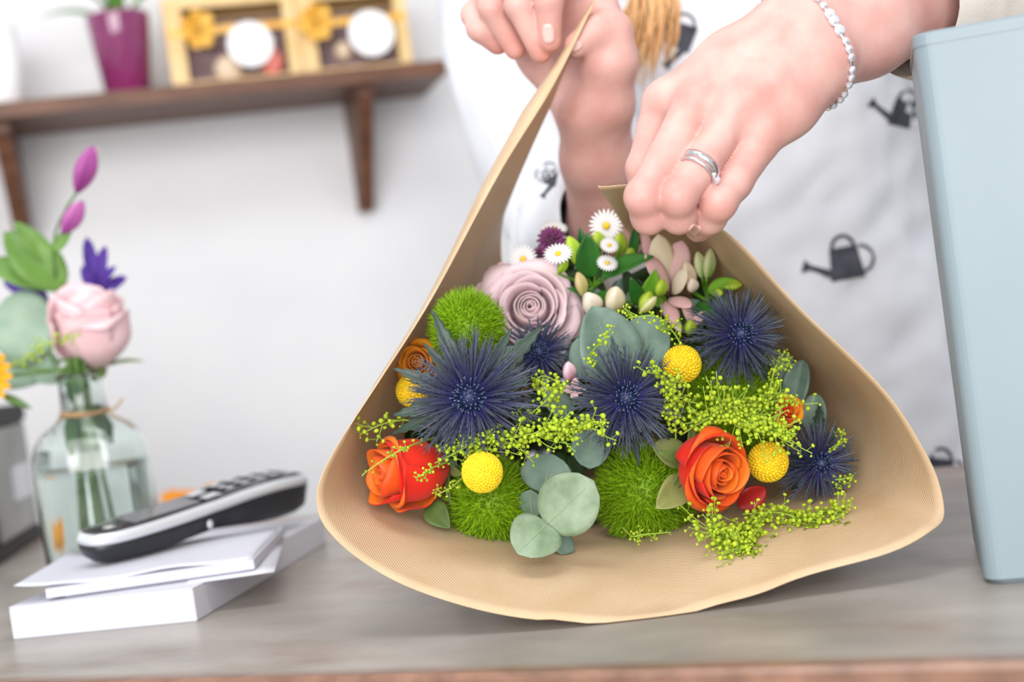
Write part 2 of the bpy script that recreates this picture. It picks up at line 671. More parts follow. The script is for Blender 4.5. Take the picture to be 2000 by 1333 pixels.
# ---------------------------------------------------------------- counter table
def table_mat():
    m, nt, b, out = _mat('worn_grey_counter')
    N, L = nt.nodes, nt.links
    tc = N.new('ShaderNodeTexCoord')
    mp = N.new('ShaderNodeMapping')
    mp.inputs['Scale'].default_value = (1, 1.9, 1)
    L.new(tc.outputs['Object'], mp.inputs['Vector'])
    def noise_(sc, det, vec, lo, hi):
        n = N.new('ShaderNodeTexNoise')
        n.inputs['Scale'].default_value = sc
        n.inputs['Detail'].default_value = det
        L.new(vec, n.inputs['Vector'])
        r = N.new('ShaderNodeMapRange')
        r.inputs['From Min'].default_value = lo
        r.inputs['From Max'].default_value = hi
        L.new(n.outputs['Fac'], r.inputs['Value'])
        return r.outputs['Result']
    def mix(f, a, b_):
        x = N.new('ShaderNodeMix')
        x.data_type = 'RGBA'
        L.new(f, x.inputs['Factor'])
        for s, q in ((x.inputs[6], a), (x.inputs[7], b_)):
            if isinstance(q, tuple):
                s.default_value = (*q, 1)
            else:
                L.new(q, s)
        return x.outputs[2]
    base = mix(noise_(9, 6, mp.outputs[0], 0.35, 0.65), srgb(142, 135, 128), srgb(168, 161, 153))
    brown = mix(noise_(40, 8, mp.outputs[0], 0.3, 0.7), srgb(108, 80, 66), srgb(150, 112, 92))
    # wear: patches, more of them along the two long edges
    sx = N.new('ShaderNodeSeparateXYZ')
    L.new(tc.outputs['Object'], sx.inputs[0])
    e1 = N.new('ShaderNodeMapRange')
    e1.inputs['From Min'].default_value = 0.34
    e1.inputs['From Max'].default_value = 0.56
    L.new(sx.outputs['Y'], e1.inputs['Value'])
    e2 = N.new('ShaderNodeMapRange')
    e2.inputs['From Min'].default_value = 0.018
    e2.inputs['From Max'].default_value = 0.004
    L.new(sx.outputs['Y'], e2.inputs['Value'])
    patch = noise_(6, 8, mp.outputs[0], 0.55, 0.68)
    e1m = N.new('ShaderNodeMath'); e1m.operation = 'MULTIPLY'
    L.new(e1.outputs[0], e1m.inputs[0]); L.new(noise_(5, 6, mp.outputs[0], 0.35, 0.55), e1m.inputs[1])
    mx1 = N.new('ShaderNodeMath'); mx1.operation = 'MAXIMUM'
    L.new(patch, mx1.inputs[0]); L.new(e1m.outputs[0], mx1.inputs[1])
    mx2 = N.new('ShaderNodeMath'); mx2.operation = 'MAXIMUM'
    fac = N.new('ShaderNodeMath'); fac.operation = 'MULTIPLY'; fac.inputs[1].default_value = 0.55
    L.new(mx1.outputs[0], fac.inputs[0])
    L.new(fac.outputs[0], mx2.inputs[0]); L.new(e2.outputs[0], mx2.inputs[1])
    L.new(mix(mx2.outputs[0], base, brown), b.inputs['Base Color'])
    b.inputs['Roughness'].default_value = 0.34
    b.inputs['Specular IOR Level'].default_value = 0.5
    nb = N.new('ShaderNodeTexNoise')
    nb.inputs['Scale'].default_value = 60
    nb.inputs['Detail'].default_value = 6
    L.new(mp.outputs[0], nb.inputs['Vector'])
    bp = N.new('ShaderNodeBump')
    bp.inputs['Strength'].default_value = 0.12
    bp.inputs['Distance'].default_value = 0.002
    L.new(nb.outputs['Fac'], bp.inputs['Height'])
    L.new(bp.outputs['Normal'], b.inputs['Normal'])
    return m


m_table = table_mat()
m_edge = mat('worn_red_edge', srgb(120, 72, 58), srgb(160, 112, 92), rough=0.6, scale=20, stretch=(1, 4, 4), bump=0.1)
TA = math.radians(-24.5)
TO = T(1000, 1316)
M_TAB = Matrix.Translation((TO[0], TO[1], 0)) @ Matrix.Rotation(TA, 4, 'Z')
far = (np.array(M_TAB.inverted()) @ np.array([*T(1860, 910), 1]))
TDEP = float(far[1])
tb = thing('counter_table', 'worn grey painted shop counter with brown scuffed edges', 'table', M_TAB)
v, f = rbox(2.4, TDEP, 0.035, 0.004, 0.003)
MB().add(v + np.array([-0.15, TDEP / 2, -0.035]), f).build('tabletop', m_table, tb, smooth=False)
ap = MB()
ap.add(*box(-1.30, 1.0, 0.03, 0.05, -0.13, -0.035))
ap.build('apron', m_edge, tb, smooth=False)
MB().add(*box(-1.30, 1.0, TDEP - 0.05, TDEP - 0.03, -0.13, -0.035)).build('apron', m_edge, tb, smooth=False)
for lx in (-1.3, 1.0):
    for ly in (0.05, TDEP - 0.05):
        MB().add(*box(lx - 0.03, lx + 0.03, ly - 0.03 if ly > .2 else ly, ly if ly > .2 else ly + 0.03, FLOORZ, -0.035)).build('leg', m_edge, tb, smooth=False)
# ================================================================== things on the left of the counter
m_paper = mat('white_paper', srgb(206, 207, 218), srgb(212, 213, 222), rough=0.7, scale=20)
m_papere = mat('paper_edge', srgb(196, 196, 208), srgb(210, 210, 220), rough=0.8, scale=8, stretch=(1, 1, 160))  # stacked page lines, plus a little edge shade kept in the colour

# white box / ream
B0, A0, C0 = T(385, 1215), T(25, 1251), T(690, 1072)
bu = nrm(A0 - B0)
bv = nrm((C0 - B0) - bu * ((C0 - B0) @ bu))
LU, LV, BH = float(np.linalg.norm(A0 - B0)), 0.27, 0.0225
M_BOOK = Matrix.Identity(4)
for i in range(3):
    M_BOOK[i][0], M_BOOK[i][1], M_BOOK[i][3] = -bu[i], bv[i], B0[i]
M_BOOK = M_BOOK @ Matrix.Translation((-LU / 2, LV / 2, 0))
bk = thing('envelope_box', 'flat white card box lying on the counter under the notepad', 'box', M_BOOK)
MB().add(*rbox(LU, LV, BH - 0.0012, 0.0015, 0.0008)).build('box_base', m_paper, bk, smooth=False)
v, f = rbox(LU, LV, 0.0012, 0.0015, 0.0004)
MB().add(v + np.array([0, 0, BH - 0.0012]), f).build('lid', m_paper, bk, smooth=False)

# notepad on it
pz = BH
q0, q1, q2 = T(92, 1176, pz), T(498, 1118, pz), T(640, 1052, pz)
pu = nrm(q1 - q0)
pvv = np.array([-pu[1], pu[0], 0.0])
PL, PD, PT = float(np.linalg.norm(q1 - q0)), 0.145, 0.0085
M_PAD = Matrix.Identity(4)
for i in range(3):
    M_PAD[i][0], M_PAD[i][1], M_PAD[i][3] = pu[i], pvv[i], q0[i]
pd = thing('notepad', 'white notepad with a curling top sheet under the cordless phone', 'notepad', M_PAD)
# page block on an inset foot, added to leave a shadow gap below
nb_ = MB()
nb_.add(*box(0, PL, 0, PD, 0.0022, PT))
nb_.add(*box(0.01, PL - 0.01, 0.008, PD, 0, 0.0022))
nb_.build('page_block', m_papere, pd, smooth=False)
G = np.zeros((25, 9, 3))
for i in range(25):
    for j in range(9):
        x = -0.022 + (PL + 0.020) * i / 24
        y = 0.003 + PD * j / 8 * 0.9
        z = PT + 0.0004 + 0.004 * max(0, (-x + 0.004) / 0.026) ** 2 + 0.0012 * max(0, 1 - j / 3) * math.sin(i * 0.5)
        G[i, j] = (x, y, z + 0.0006)
MB().add(*sheet(G, 0.0003, (0, 0))).build('top_sheet', m_paper, pd)
G2 = np.zeros((5, 5, 3))
for i in range(5):
    for j in range(5):
        G2[i, j] = (PL - 0.055 + 0.06 * i / 4 + 0.01 * (1 - j / 4), -0.012 + 0.11 * j / 4, 0.0012 - 0.001 * (1 - j / 4) )
MB().add(*sheet(G2, 0.0003, (0, 0))).build('loose_sheet', m_paper, pd)

# ---------------------------------------------------------------- cordless phone
m_black = mat('black_plastic', srgb(30, 32, 38), srgb(36, 38, 44), rough=0.35, scale=200, spec=0.5)
m_gloss = mat('gloss_black', srgb(38, 38, 42), rough=0.08, spec=0.6)
m_silver = mat('silver_plastic', srgb(214, 218, 224), rough=0.25, spec=0.6, metal=0.35)
m_screen = mat('grey_screen', srgb(110, 110, 114), rough=0.1, spec=0.6)
m_key = mat('key_print', srgb(196, 198, 202), rough=0.4)
padz = BH + PT + 0.001
e0, e1 = T(206, 1114, padz), T(630, 1000, padz)
ax_ = nrm(e1 - e0)
PHL = float(np.linalg.norm(e1 - e0))
sd = np.array([-ax_[1], ax_[0], 0.0])
M_PH = Matrix.Identity(4)
for i in range(3):
    M_PH[i][0], M_PH[i][1], M_PH[i][3] = ax_[i], sd[i], e0[i]
# mild lift of the far (keypad) end
M_PH = M_PH @ Matrix.Rotation(math.radians(-0.4), 4, 'Y') @ Matrix.Rotation(math.radians(6), 4, 'X') @ Matrix.Diagonal((1, 1, 1.22, 1))
PHL, PHW = min(PHL, 0.222), 0.050
ph = thing('cordless_phone', 'black and silver cordless phone lying on the notepad', 'phone', M_PH)


def ph_outline(ins, z, top=None):
    pts = []
    N_ = 72
    for k in range(N_):
        t = 2 * math.pi * k / N_
        c_, s_ = math.cos(t), math.sin(t)
        ex = 0.55
        x = PHL / 2 + (PHL / 2 - ins) * math.copysign(abs(c_) ** ex, c_)
        y = (PHW / 2 - ins) * math.copysign(abs(s_) ** 0.6, s_)
        wob = 1 - 0.10 * math.exp(-((x / PHL - 0.5) / 0.2) ** 2)
        zc = z(x / PHL)
        pts.append((x, y * wob + PHW / 2, zc))
    return np.array(pts)


arch = lambda q, h: h + 0.006 * math.exp(-((q - 0.78) / 0.3) ** 2) - 0.002 * math.exp(-(q / 0.2) ** 2)
belly = lambda q: 0.0005 + 0.004 * math.exp(-((q - 0.5) / 0.16) ** 2)
v, f = loft([ph_outline(0.009, lambda q: belly(q)), ph_outline(0.003, lambda q: 0.004 + belly(q)), ph_outline(0.0006, lambda q: arch(q, 0.011)), ph_outline(0.0, lambda q: arch(q, 0.0145))])
MB().add(v, f).build('back_shell', m_black, ph)
v, f = loft([ph_outline(-0.0002, lambda q: arch(q, 0.0145)), ph_outline(-0.0004, lambda q: arch(q, 0.017)), ph_outline(0.0014, lambda q: arch(q, 0.0205)), ph_outline(0.003, lambda q: arch(q, 0.0208))])
MB().add(v, f).build('silver_band', m_silver, ph)
v, f = loft([ph_outline(0.0032, lambda q: arch(q, 0.0205)), ph_outline(0.0036, lambda q: arch(q, 0.0213)), ph_outline(0.006, lambda q: arch(q, 0.0216))])
MB().add(v, f).build('face_plate', m_gloss, ph)


def face_patch(x0, x1, y0, y1, dz, name, m_, n=6):
    """plate on the phone's face"""
    G = np.zeros((n, 3, 3))
    for i in range(n):
        for j in range(3):
            x = x0 + (x1 - x0) * i / (n - 1)
            G[i, j] = (x, y0 + (y1 - y0) * j / 2, arch(x / PHL, 0.0216) + dz)
    return MB().add(*sheet(G, 0.0006, (0, 0))).build(name, m_, ph, smooth=False)


yc = PHW / 2
face_patch(PHL * 0.17, PHL * 0.46, yc - 0.0145, yc + 0.0145, 0.0004, 'screen', m_screen)
face_patch(PHL * 0.075, PHL * 0.105, yc - 0.009, yc - 0.002, 0.0006, 'earpiece', m_key)
face_patch(PHL * 0.49, PHL * 0.555, yc - 0.014, yc - 0.004, 0.0008, 'soft_key', m_key)
face_patch(PHL * 0.49, PHL * 0.555, yc + 0.004, yc + 0.014, 0.0008, 'soft_key', m_key)
for r in range(5):
    for c_ in range(3):
        x0 = PHL * (0.59 + 0.074 * r)
        y0 = yc - 0.0135 + 0.0096 * c_
        face_patch(x0, x0 + PHL * 0.05, y0, y0 + 0.0078, 0.0009, 'key', m_gloss, 3)
        face_patch(x0 + PHL * 0.012, x0 + PHL * 0.038, y0 + 0.0018, y0 + 0.006, 0.0014, 'key_marking', m_key, 3)
# headset socket cover mark on the side
v, f = ellipsoid((PHL * 0.46, 0.0016, 0.010), (0.0028, 0.0010, 0.0028), 10, 6)
MB().add(v, f).build('socket_mark', m_silver, ph)

# ---------------------------------------------------------------- glass bottle vase
m_glass = glass_mat('bottle_glass', (0.90, 0.965, 0.94), 0.0, 1.45)
m_water = glass_mat('water', (0.97, 1.0, 0.985), 0.0, 1.33)
m_twine = mat('jute_twine', srgb(150, 118, 84), srgb(186, 152, 112), rough=0.9, scale=200)
VB = T(214, 1134)
VB = VB + nrm(np.array([VB[0], VB[1], 0.0])) * 0.042      # clear of the box and the notepad
VS = 1.0 * np.linalg.norm(VB - CAM) / FPX       # metres per photo pixel there
vz = thing('bottle_vase', 'clear glass bottle vase with water and twine tied round its neck', 'vase', at(VB))
px = lambda r: r * VS
prof = [(108, 0), (112, 6), (112, 200), (111, 228), (103, 252), (84, 273), (60, 288), (45, 302), (42, 360), (46, 366), (46, 374)]
inner = [(42, 374), (38, 366), (38, 306), (42, 297), (56, 284), (79, 269), (98, 248), (106, 225), (107, 200), (107, 12), (102, 8)]
cfac = 0.93
sq = []
for r_, z_ in prof + inner:
    k = 48
    body = 1.0 if z_ < 250 else max(0.0, 1 - (z_ - 250) / 45)
    ring = []
    for j in range(k):
        t = 2 * math.pi * j / k
        e = 1.0 - 0.25 * body
        c_, s_ = math.cos(t), math.sin(t)
        ring.append((px(r_) * cfac * math.copysign(abs(c_) ** e, c_), px(r_) * cfac * 0.8 * math.copysign(abs(s_) ** e, s_) * (1 if body > 0.5 else 1.2), px(z_)))
    sq.append(np.array(ring))
v, f = loft(sq)
MB().add(v, f).build('bottle', m_glass, vz)
wt = []
for r_, z_ in [(103, 13), (107.0, 18), (107.0, 190), (107.0, 206)]:
    ring = []
    for j in range(48):
        t = 2 * math.pi * j / 48
        c_, s_ = math.cos(t), math.sin(t)
        ring.append((px(r_ - 0.6) * cfac * math.copysign(abs(c_) ** .75, c_), px(r_ - 0.6) * cfac * 0.8 * math.copysign(abs(s_) ** .75, s_), px(z_)))
    wt.append(np.array(ring))
MB().add(*loft(wt)).build('water', m_water, vz)
tw = MB()
for zz_ in (298, 303):
    ring = [(px(46.5) * cfac * math.cos(t), px(46.5) * cfac * math.sin(t), px(zz_ + 3 * math.sin(t * 2))) for t in np.linspace(0, 2 * math.pi, 40)]
    tw.add(*tube(ring, px(2.6), 6))
tw.add(*tube(catmull([(px(44), -px(10), px(300)), (px(62), -px(22), px(302)), (px(80), -px(24), px(318))], 8), px(2.3), 6))
tw.add(*tube(catmull([(px(44), -px(10), px(298)), (px(66), -px(18), px(285)), (px(90), -px(10), px(262))], 8), px(1.6), 6))
tw.add(*tube(catmull([(px(-44), -px(10), px(298)), (px(-52), -px(18), px(285)), (px(-56), -px(14), px(270))], 8), px(2.0), 6))
tw.build('twine', m_twine, vz)

# ---------------------------------------------------------------- grey metal till at the far left
m_zinc = mat('grey_enamel', srgb(122, 124, 120), srgb(168, 170, 166), rough=0.4, scale=10, spec=0.5, metal=0.3)
m_dark = mat('dark_rubber', srgb(36, 34, 34), rough=0.6)
g0, g1 = T(-10, 1112), T(86, 1046)
gu = nrm(g1 - g0)
gs = np.array([-gu[1], gu[0], 0.0])
M_TILL = Matrix.Identity(4)
for i in range(3):
    M_TILL[i][0], M_TILL[i][1], M_TILL[i][3] = gu[i], gs[i], g0[i]
LG = float(np.linalg.norm(g1 - g0))
ti = thing('cash_box', 'old grey metal cash box with a dark base behind the vase', 'cash box', M_TILL)
MB().add(*(lambda v, f: (v + np.array([LG / 2, 0.11, 0]), f))(*rbox(LG, 0.22, 0.014, 0.004, 0.001))).build('base', m_dark, ti, smooth=False)
MB().add(*(lambda v, f: (v + np.array([LG / 2, 0.11, 0.014]), f))(*rbox(LG - 0.004, 0.216, 0.115, 0.006, 0.003))).build('body', m_zinc, ti, smooth=False)
MB().add(*(lambda v, f: (v + np.array([LG / 2, 0.11, 0.129]), f))(*rbox(LG + 0.002, 0.22, 0.018, 0.006, 0.002))).build('lid_rim', m_dark, ti, smooth=False)
MB().add(*(lambda v, f: (v + np.array([LG * 0.38, 0.11, 0.147]), f))(*rbox(LG * 0.62, 0.2, 0.06, 0.02, 0.01))).build('top_housing', m_zinc, ti, smooth=False)
MB().add(*box(LG * 0.55, LG * 0.85, -0.002, 0.002, 0.05, 0.085)).build('lock_plate', m_silver, ti, smooth=False)
MB().add(*box(LG * 0.1, LG * 0.16, -0.001, 0.003, 0.016, 0.125)).build('corner_strip', m_dark, ti, smooth=False)

# ---------------------------------------------------------------- pale blue container on the right
m_blue = mat('pale_blue_enamel', srgb(131, 146, 154), srgb(142, 157, 164), rough=0.42, scale=5, spec=0.5)
c0 = T(1924, 1146)
M_CT = Matrix.Translation((c0[0], c0[1], 0)) @ Matrix.Rotation(math.radians(-15.5), 4, 'Z')
ct = thing('planter', 'tall pale blue-grey square planter standing at the counter edge', 'planter', M_CT)
CW, CD, CH = 0.17, 0.12, 0.288
o_ = []
for ins, z in ((0.003, 0), (0, 0.003), (0, CH - 0.002), (0.001, CH), (0.004, CH), (0.005, CH - 0.002), (0.005, 0.006)):
    p_ = rrect(CW - 2 * ins, CD - 2 * ins, 0.009, 6)
    o_.append(np.concatenate([p_ + np.array([CW / 2, CD / 2]), np.full((len(p_), 1), z)], 1))
MB().add(*loft(o_)).build('shell', m_blue, ct, smooth=False)
rim_ = []
for ins, z in ((-0.0003, CH - 0.006), (-0.0003, CH - 0.0005), (0.0012, CH + 0.0008)):
    p_ = rrect(CW - 2 * ins, CD - 2 * ins, 0.009, 6)
    rim_.append(np.concatenate([p_ + np.array([CW / 2, CD / 2]), np.full((len(p_), 1), z)], 1))
MB().add(*loft(rim_, cap=False)).build('rolled_rim', m_blue, ct, smooth=False)
# ================================================================== kraft paper wrap
def kraft_mat(name, c1, c2, rough=0.5):
    m, nt, b, out = _mat(name)
    N, L = nt.nodes, nt.links
    tc = N.new('ShaderNodeTexCoord')
    nz = N.new('ShaderNodeTexNoise')
    nz.inputs['Scale'].default_value = 30
    nz.inputs['Detail'].default_value = 8
    L.new(tc.outputs['Object'], nz.inputs['Vector'])
    rp = N.new('ShaderNodeValToRGB')
    rp.color_ramp.elements[0].position = 0.3
    rp.color_ramp.elements[1].position = 0.7
    rp.color_ramp.elements[0].color = (*c1, 1)
    rp.color_ramp.elements[1].color = (*c2, 1)
    L.new(nz.outputs['Fac'], rp.inputs['Fac'])
    L.new(rp.outputs['Color'], b.inputs['Base Color'])
    b.inputs['Roughness'].default_value = rough
    b.inputs['Specular IOR Level'].default_value = 0.35
    # fine ribs of kraft paper, along the sheet
    at_ = N.new('ShaderNodeAttribute')
    at_.attribute_name = 'rib'
    wv = N.new('ShaderNodeMath'); wv.operation = 'SINE'
    ml = N.new('ShaderNodeMath'); ml.operation = 'MULTIPLY'; ml.inputs[1].default_value = 2 * math.pi / 0.0017
    L.new(at_.outputs['Fac'], ml.inputs[0])
    L.new(ml.outputs[0], wv.inputs[0])
    bp = N.new('ShaderNodeBump')
    bp.inputs['Strength'].default_value = 0.3
    bp.inputs['Distance'].default_value = 0.0006
    L.new(wv.outputs[0], bp.inputs['Height'])
    L.new(bp.outputs['Normal'], b.inputs['Normal'])
    t = N.new('ShaderNodeBsdfTranslucent')
    L.new(rp.outputs['Color'], t.inputs['Color'])
    mx = N.new('ShaderNodeMixShader')
    mx.inputs[0].default_value = 0.12
    L.new(b.outputs[0], mx.inputs[1]); L.new(t.outputs[0], mx.inputs[2])
    L.new(mx.outputs[0], out.inputs['Surface'])
    return m


m_kraft = kraft_mat('kraft_paper', srgb(214, 182, 144), srgb(223, 195, 160), 0.42)
m_kraft_out = kraft_mat('kraft_paper_outside', srgb(214, 182, 144), srgb(223, 195, 160), 0.3)

CX, CY = 1190, 800
THR = (1060, 850, 1.24)
rim = [(1160, 3, 0.950), (1062, 160, 0.945), (960, 330, 0.925), (840, 580, 0.89), (740, 745, 0.862), (662, 865, 0.845),
       (628, 930, 0.836), (619, 980, 0.83), (636, 1030, 0.822), (698, 1090, 0.812), (800, 1148, 0.80), (950, 1195, 0.786),
       (1100, 1215, 0.776), (1280, 1216, 0.77), (1400, 1186, 0.77), (1480, 1156, 0.767), (1560, 1134, 0.769),
       (1700, 1088, 0.768), (1800, 1052, 0.772), (1836, 1022, 0.78), (1842, 980, 0.79), (1815, 900, 0.80),
       (1750, 790, 0.815), (1650, 688, 0.828), (1550, 586, 0.838), (1450, 484, 0.845), (1385, 430, 0.848),
       (1300, 385, 0.851), (1226, 359, 0.853), (1168, 365, 0.852)]
ring2 = {0: (1084, 185, 0.984), 1: (1028, 300, 0.99), 2: (958, 440, 0.992), 3: (900, 600, 0.992), 4: (838, 720, 0.985),
         29: (1216, 440, 0.95), 28: (1260, 440, 0.965), 27: (1310, 455, 0.97), 26: (1362, 480, 0.97)}
ring3 = {0: (978, 476, 1.055), 1: (962, 545, 1.07), 2: (950, 620, 1.085), 3: (945, 700, 1.10), 29: (1285, 590, 1.0), 28: (1305, 600, 1.01), 27: (1325, 615, 1.025), 26: (1345, 640, 1.04)}
R0, R1, R2, R3, R4 = [], [], [], [], []
curl0 = {0: (2, 0), 1: (17, 10), 2: (15, 9), 3: (4, 2), 4: (0.5, 0)}
for i, (x, y, d_) in enumerate(rim):
    if i in curl0:
        R0.append(P(x + curl0[i][0], y + curl0[i][1], d_))
        R1.append(P(x - 4, y - 2, d_ + (0.012 if i < 2 else 0.02)))
    else:
        R0.append(None)
        R1.append(P(x, y, d_))
    if i in ring2:
        R2.append(P(*ring2[i]))
    else:
        wb = min(max((y - CY) / 380, 0), 1)
        k = 0.24 + 0.12 * wb
        R2.append(P(x + (CX - x) * k, y + (CY - y) * k, d_ + 0.15 - 0.045 * wb))
    if i in ring3:
        R3.append(P(*ring3[i]))
    else:
        k = 0.55
        R3.append(P(x + (CX - 40 - x) * k, y + (CY - y) * k, d_ + 0.28))
    a = math.atan2(y - CY, x - CX)
    R4.append(P(THR[0] + 54 * math.cos(a), THR[1] + 54 * math.sin(a), THR[2]))
NS, NV = 150, 44
R0 = [q if q is not None else R1[i] for i, q in enumerate(R0)]
rings = [catmull(R, NS) for R in (R0, R1, R2, R3, R4)]
G = np.zeros((NS, NV, 3))
rib = np.zeros((NS, NV))
for i in range(NS):
    c = catmull([rings[q][i] for q in range(1, 5)], 53)
    if np.linalg.norm(rings[0][i] - c[0]) > 0.0015:
        c = np.concatenate([catmull([rings[0][i], rings[0][i] * 0.5 + c[0] * 0.5, c[0]], 9)[:-1], c])
    # even steps in arc length
    s = np.concatenate([[0], np.cumsum(np.linalg.norm(np.diff(c, axis=0), axis=1))])
    for q, u in enumerate(np.linspace(0, s[-1], NV)):
        G[i, q] = [np.interp(u, s, c[:, z]) for z in range(3)]
        rib[i, q] = u
G[..., 2] += 0.0012 * np.sin(np.arange(NS) * 0.55)[:, None] * np.exp(-np.arange(NV) * 0.25)[None, :] * (np.arange(NS) > 60)[:, None]
G[..., 2] = np.maximum(G[..., 2], 0.0012)
wrap = thing('bouquet_wrap', 'brown kraft paper cone wrapped around the bouquet on the counter', 'paper wrap', at((G[NS // 2, 0, 0], G[NS // 2, 0, 1], 0)))
v, f, m_ = sheet(G, 0.0005, (0, 1))
wb = MB().add(v, f, m_)
wo = wb.build('kraft_sheet', [m_kraft, m_kraft_out], wrap, world=True)
# rib coordinate runs diagonally over the sheet
arc = np.concatenate([[0], np.cumsum(np.linalg.norm(np.diff(G[:, 0], axis=0), axis=1))])
rb = (rib * 0.8 + arc[:, None] * 0.6).ravel()
at_ = wo.data.attributes.new('rib', 'FLOAT', 'POINT')
at_.data.foreach_set('value', np.concatenate([rb, rb]))

# ================================================================== flowers
TH = P(*THR)
TEND = P(THR[0] - 120, THR[1] - 2, THR[2] + 0.11)
m_stem = mat('green_stem', srgb(70, 104, 44), srgb(98, 134, 60), rough=0.5, scale=60)
NST = [0]


def D(x, y):
    return 0.868 + 0.10 * (((x - 1180) / 500) ** 2 + ((y - 800) / 360) ** 2)


def out_dir(x, y, k=1.0):
    return V((x - 1180) / 500 * 0.6 * k, -(y - 800) / 360 * 0.5 * k + 0.08, 1)


STEMS = []


def stem(parent, start, zdir, r=0.0016, m_=None, lift=(0, 0)):
    """noted here, built at the end so that the stems can be bundled side by side"""
    STEMS.append((parent, np.asarray(start, float), r, m_ or m_stem, lift))


def build_stems():
    n = len(STEMS)
    ab = lambda p, d_: np.array([(p - CAM) @ RT, (p - CAM) @ UP])
    st = np.array([ab(q[1], 0) for q in STEMS])
    ds = np.array([(q[1] - CAM) @ FW for q in STEMS])
    st = st + np.array([q[4] for q in STEMS])          # round a neighbouring head where one is in the way
    rr = np.array([q[2] for q in STEMS])
    tc = ab(TH, 0)
    mean = st.mean(0)
    slot = (st - mean) / np.abs(st - mean).max() * 0.020
    D0 = THR[2]
    pl = np.linspace(0.90, D0, 18)
    need = rr[:, None] + rr[None, :] + 0.0005
    np.fill_diagonal(need, 0)
    rs = np.random.RandomState(3)

    def push(X, act, it):
        for _ in range(it):
            d_ = X[:, None] - X[None]
            L = np.linalg.norm(d_, axis=2) + 1e-9
            o_ = np.maximum(need - L, 0) * (act[:, None] & act[None])
            if o_.max() < 1e-5:
                break
            X = X + (d_ / L[..., None] * o_[..., None] * 0.5).sum(1) * 0.8
        return X
    slot = push(slot + rs.normal(0, 1e-4, slot.shape), np.ones(n, bool), 400) + tc
    pos, act = [], []
    for p in pl:
        t = np.full((n, 1), min(max((p - 0.975) / (D0 - 0.975), 0), 1))
        pos.append(st * (1 - t) + slot * t)
        act.append(ds < p - 0.004)
    pos = np.array(pos)
    pos[-1] = slot
    for rnd in range(14):
        for k in range(len(pl) - 1):
            pos[k] = push(pos[k], act[k], 12)
        if rnd < 10:
            q = pos.copy()
            q[1:-1] = pos[1:-1] * 0.6 + (pos[:-2] + pos[2:]) * 0.2
            for k in range(1, len(pl) - 1):
                on = act[k - 1]
                pos[k][on] = q[k][on]
    te = ab(TEND, 0) - tc
    dE = (TEND - CAM) @ FW
    for i, (parent, start, r, m_, lift) in enumerate(STEMS):
        pts_ = [start]
        for k in range(len(pl)):
            if act[k][i] and pl[k] > ds[i] + 0.012:
                pts_.append(CAM + RT * pos[k, i, 0] + UP * pos[k, i, 1] + FW * pl[k])
        for e in (0.5, 1.0):
            pts_.append(CAM + RT * (slot[i, 0] + te[0] * e) + UP * (slot[i, 1] + te[1] * e) + FW * (D0 + (dE - D0) * e))
        pts_ = np.array(pts_)
        pts_[:, 2] = np.maximum(pts_[:, 2], 0.006)
        MB().add(*tube(pts_, r, 6)).build('stem', m_, parent, world=True)


# ---- things inside the cone press against the paper instead of passing through it
_Gf = [(i * NV + j, (i + 1) * NV + j, (i + 1) * NV + j + 1, i * NV + j + 1) for i in range(NS - 1) for j in range(NV - 1)]
bvhP = BVHTree.FromPolygons([Vector(q) for q in G.reshape(-1, 3)], _Gf)


def press_inside(ob, gap=0.0009, reach=0.03):
    M = Matrix.Identity(4)
    q = ob
    while q is not None:
        M = q.matrix_basis @ M
        q = q.parent
    Mi = M.inverted()
    for v_ in ob.data.vertices:
        p = M @ v_.co
        loc, nor, idx, dist = bvhP.find_nearest(p, reach)
        if loc is None:
            continue
        # only where the paper faces the bouquet, not past its free edges
        sd = (p - loc).dot(nor)
        if sd < gap and abs(sd) > 0.75 * dist - 1e-5:
            v_.co = Mi @ (loc + nor * gap)


def petal_mat(name, c1, c2, **kw):
    return mat(name, c1, c2, rough=kw.get('rough', 0.5), scale=kw.get('scale', 25), spec=0.3, trans=kw.get('trans', 0.22), bump=0.05, bscale=180, sheen=0.1)


m_or_in = petal_mat('rose_orange_face', srgb(246, 118, 28), srgb(250, 140, 40))
m_or_out = petal_mat('rose_red_back', srgb(236, 36, 32), srgb(246, 62, 36))
m_or_mid = petal_mat('rose_orange_back', srgb(240, 84, 26), srgb(248, 112, 34))
m_li_cream = petal_mat('rose_cream_back', srgb(236, 220, 210), srgb(246, 234, 222))
m_li_in = petal_mat('rose_lilac_face', srgb(232, 200, 212), srgb(242, 220, 224))
m_li_out = petal_mat('rose_lilac_back', srgb(224, 192, 204), srgb(238, 220, 212))
m_pk_in = petal_mat('rose_pink_face', srgb(252, 222, 228), srgb(254, 234, 236))
m_pk_out = petal_mat('rose_pink_back', srgb(250, 208, 214), srgb(253, 228, 230))
m_ye_in = petal_mat('bloom_amber_face', srgb(240, 150, 20), srgb(248, 176, 40))
m_ye_out = petal_mat('bloom_amber_back', srgb(232, 130, 20), srgb(244, 160, 40))
m_sepal = mat('sepal', srgb(92, 122, 60), srgb(128, 150, 82), rough=0.5, scale=50, trans=0.15)
m_roseleaf = mat('rose_leaf', srgb(120, 132, 70), srgb(160, 166, 100), rough=0.45, scale=40, trans=0.15)
m_redleaf = mat('red_leaf', srgb(140, 24, 28), srgb(176, 36, 34), rough=0.4, scale=40, trans=0.1)


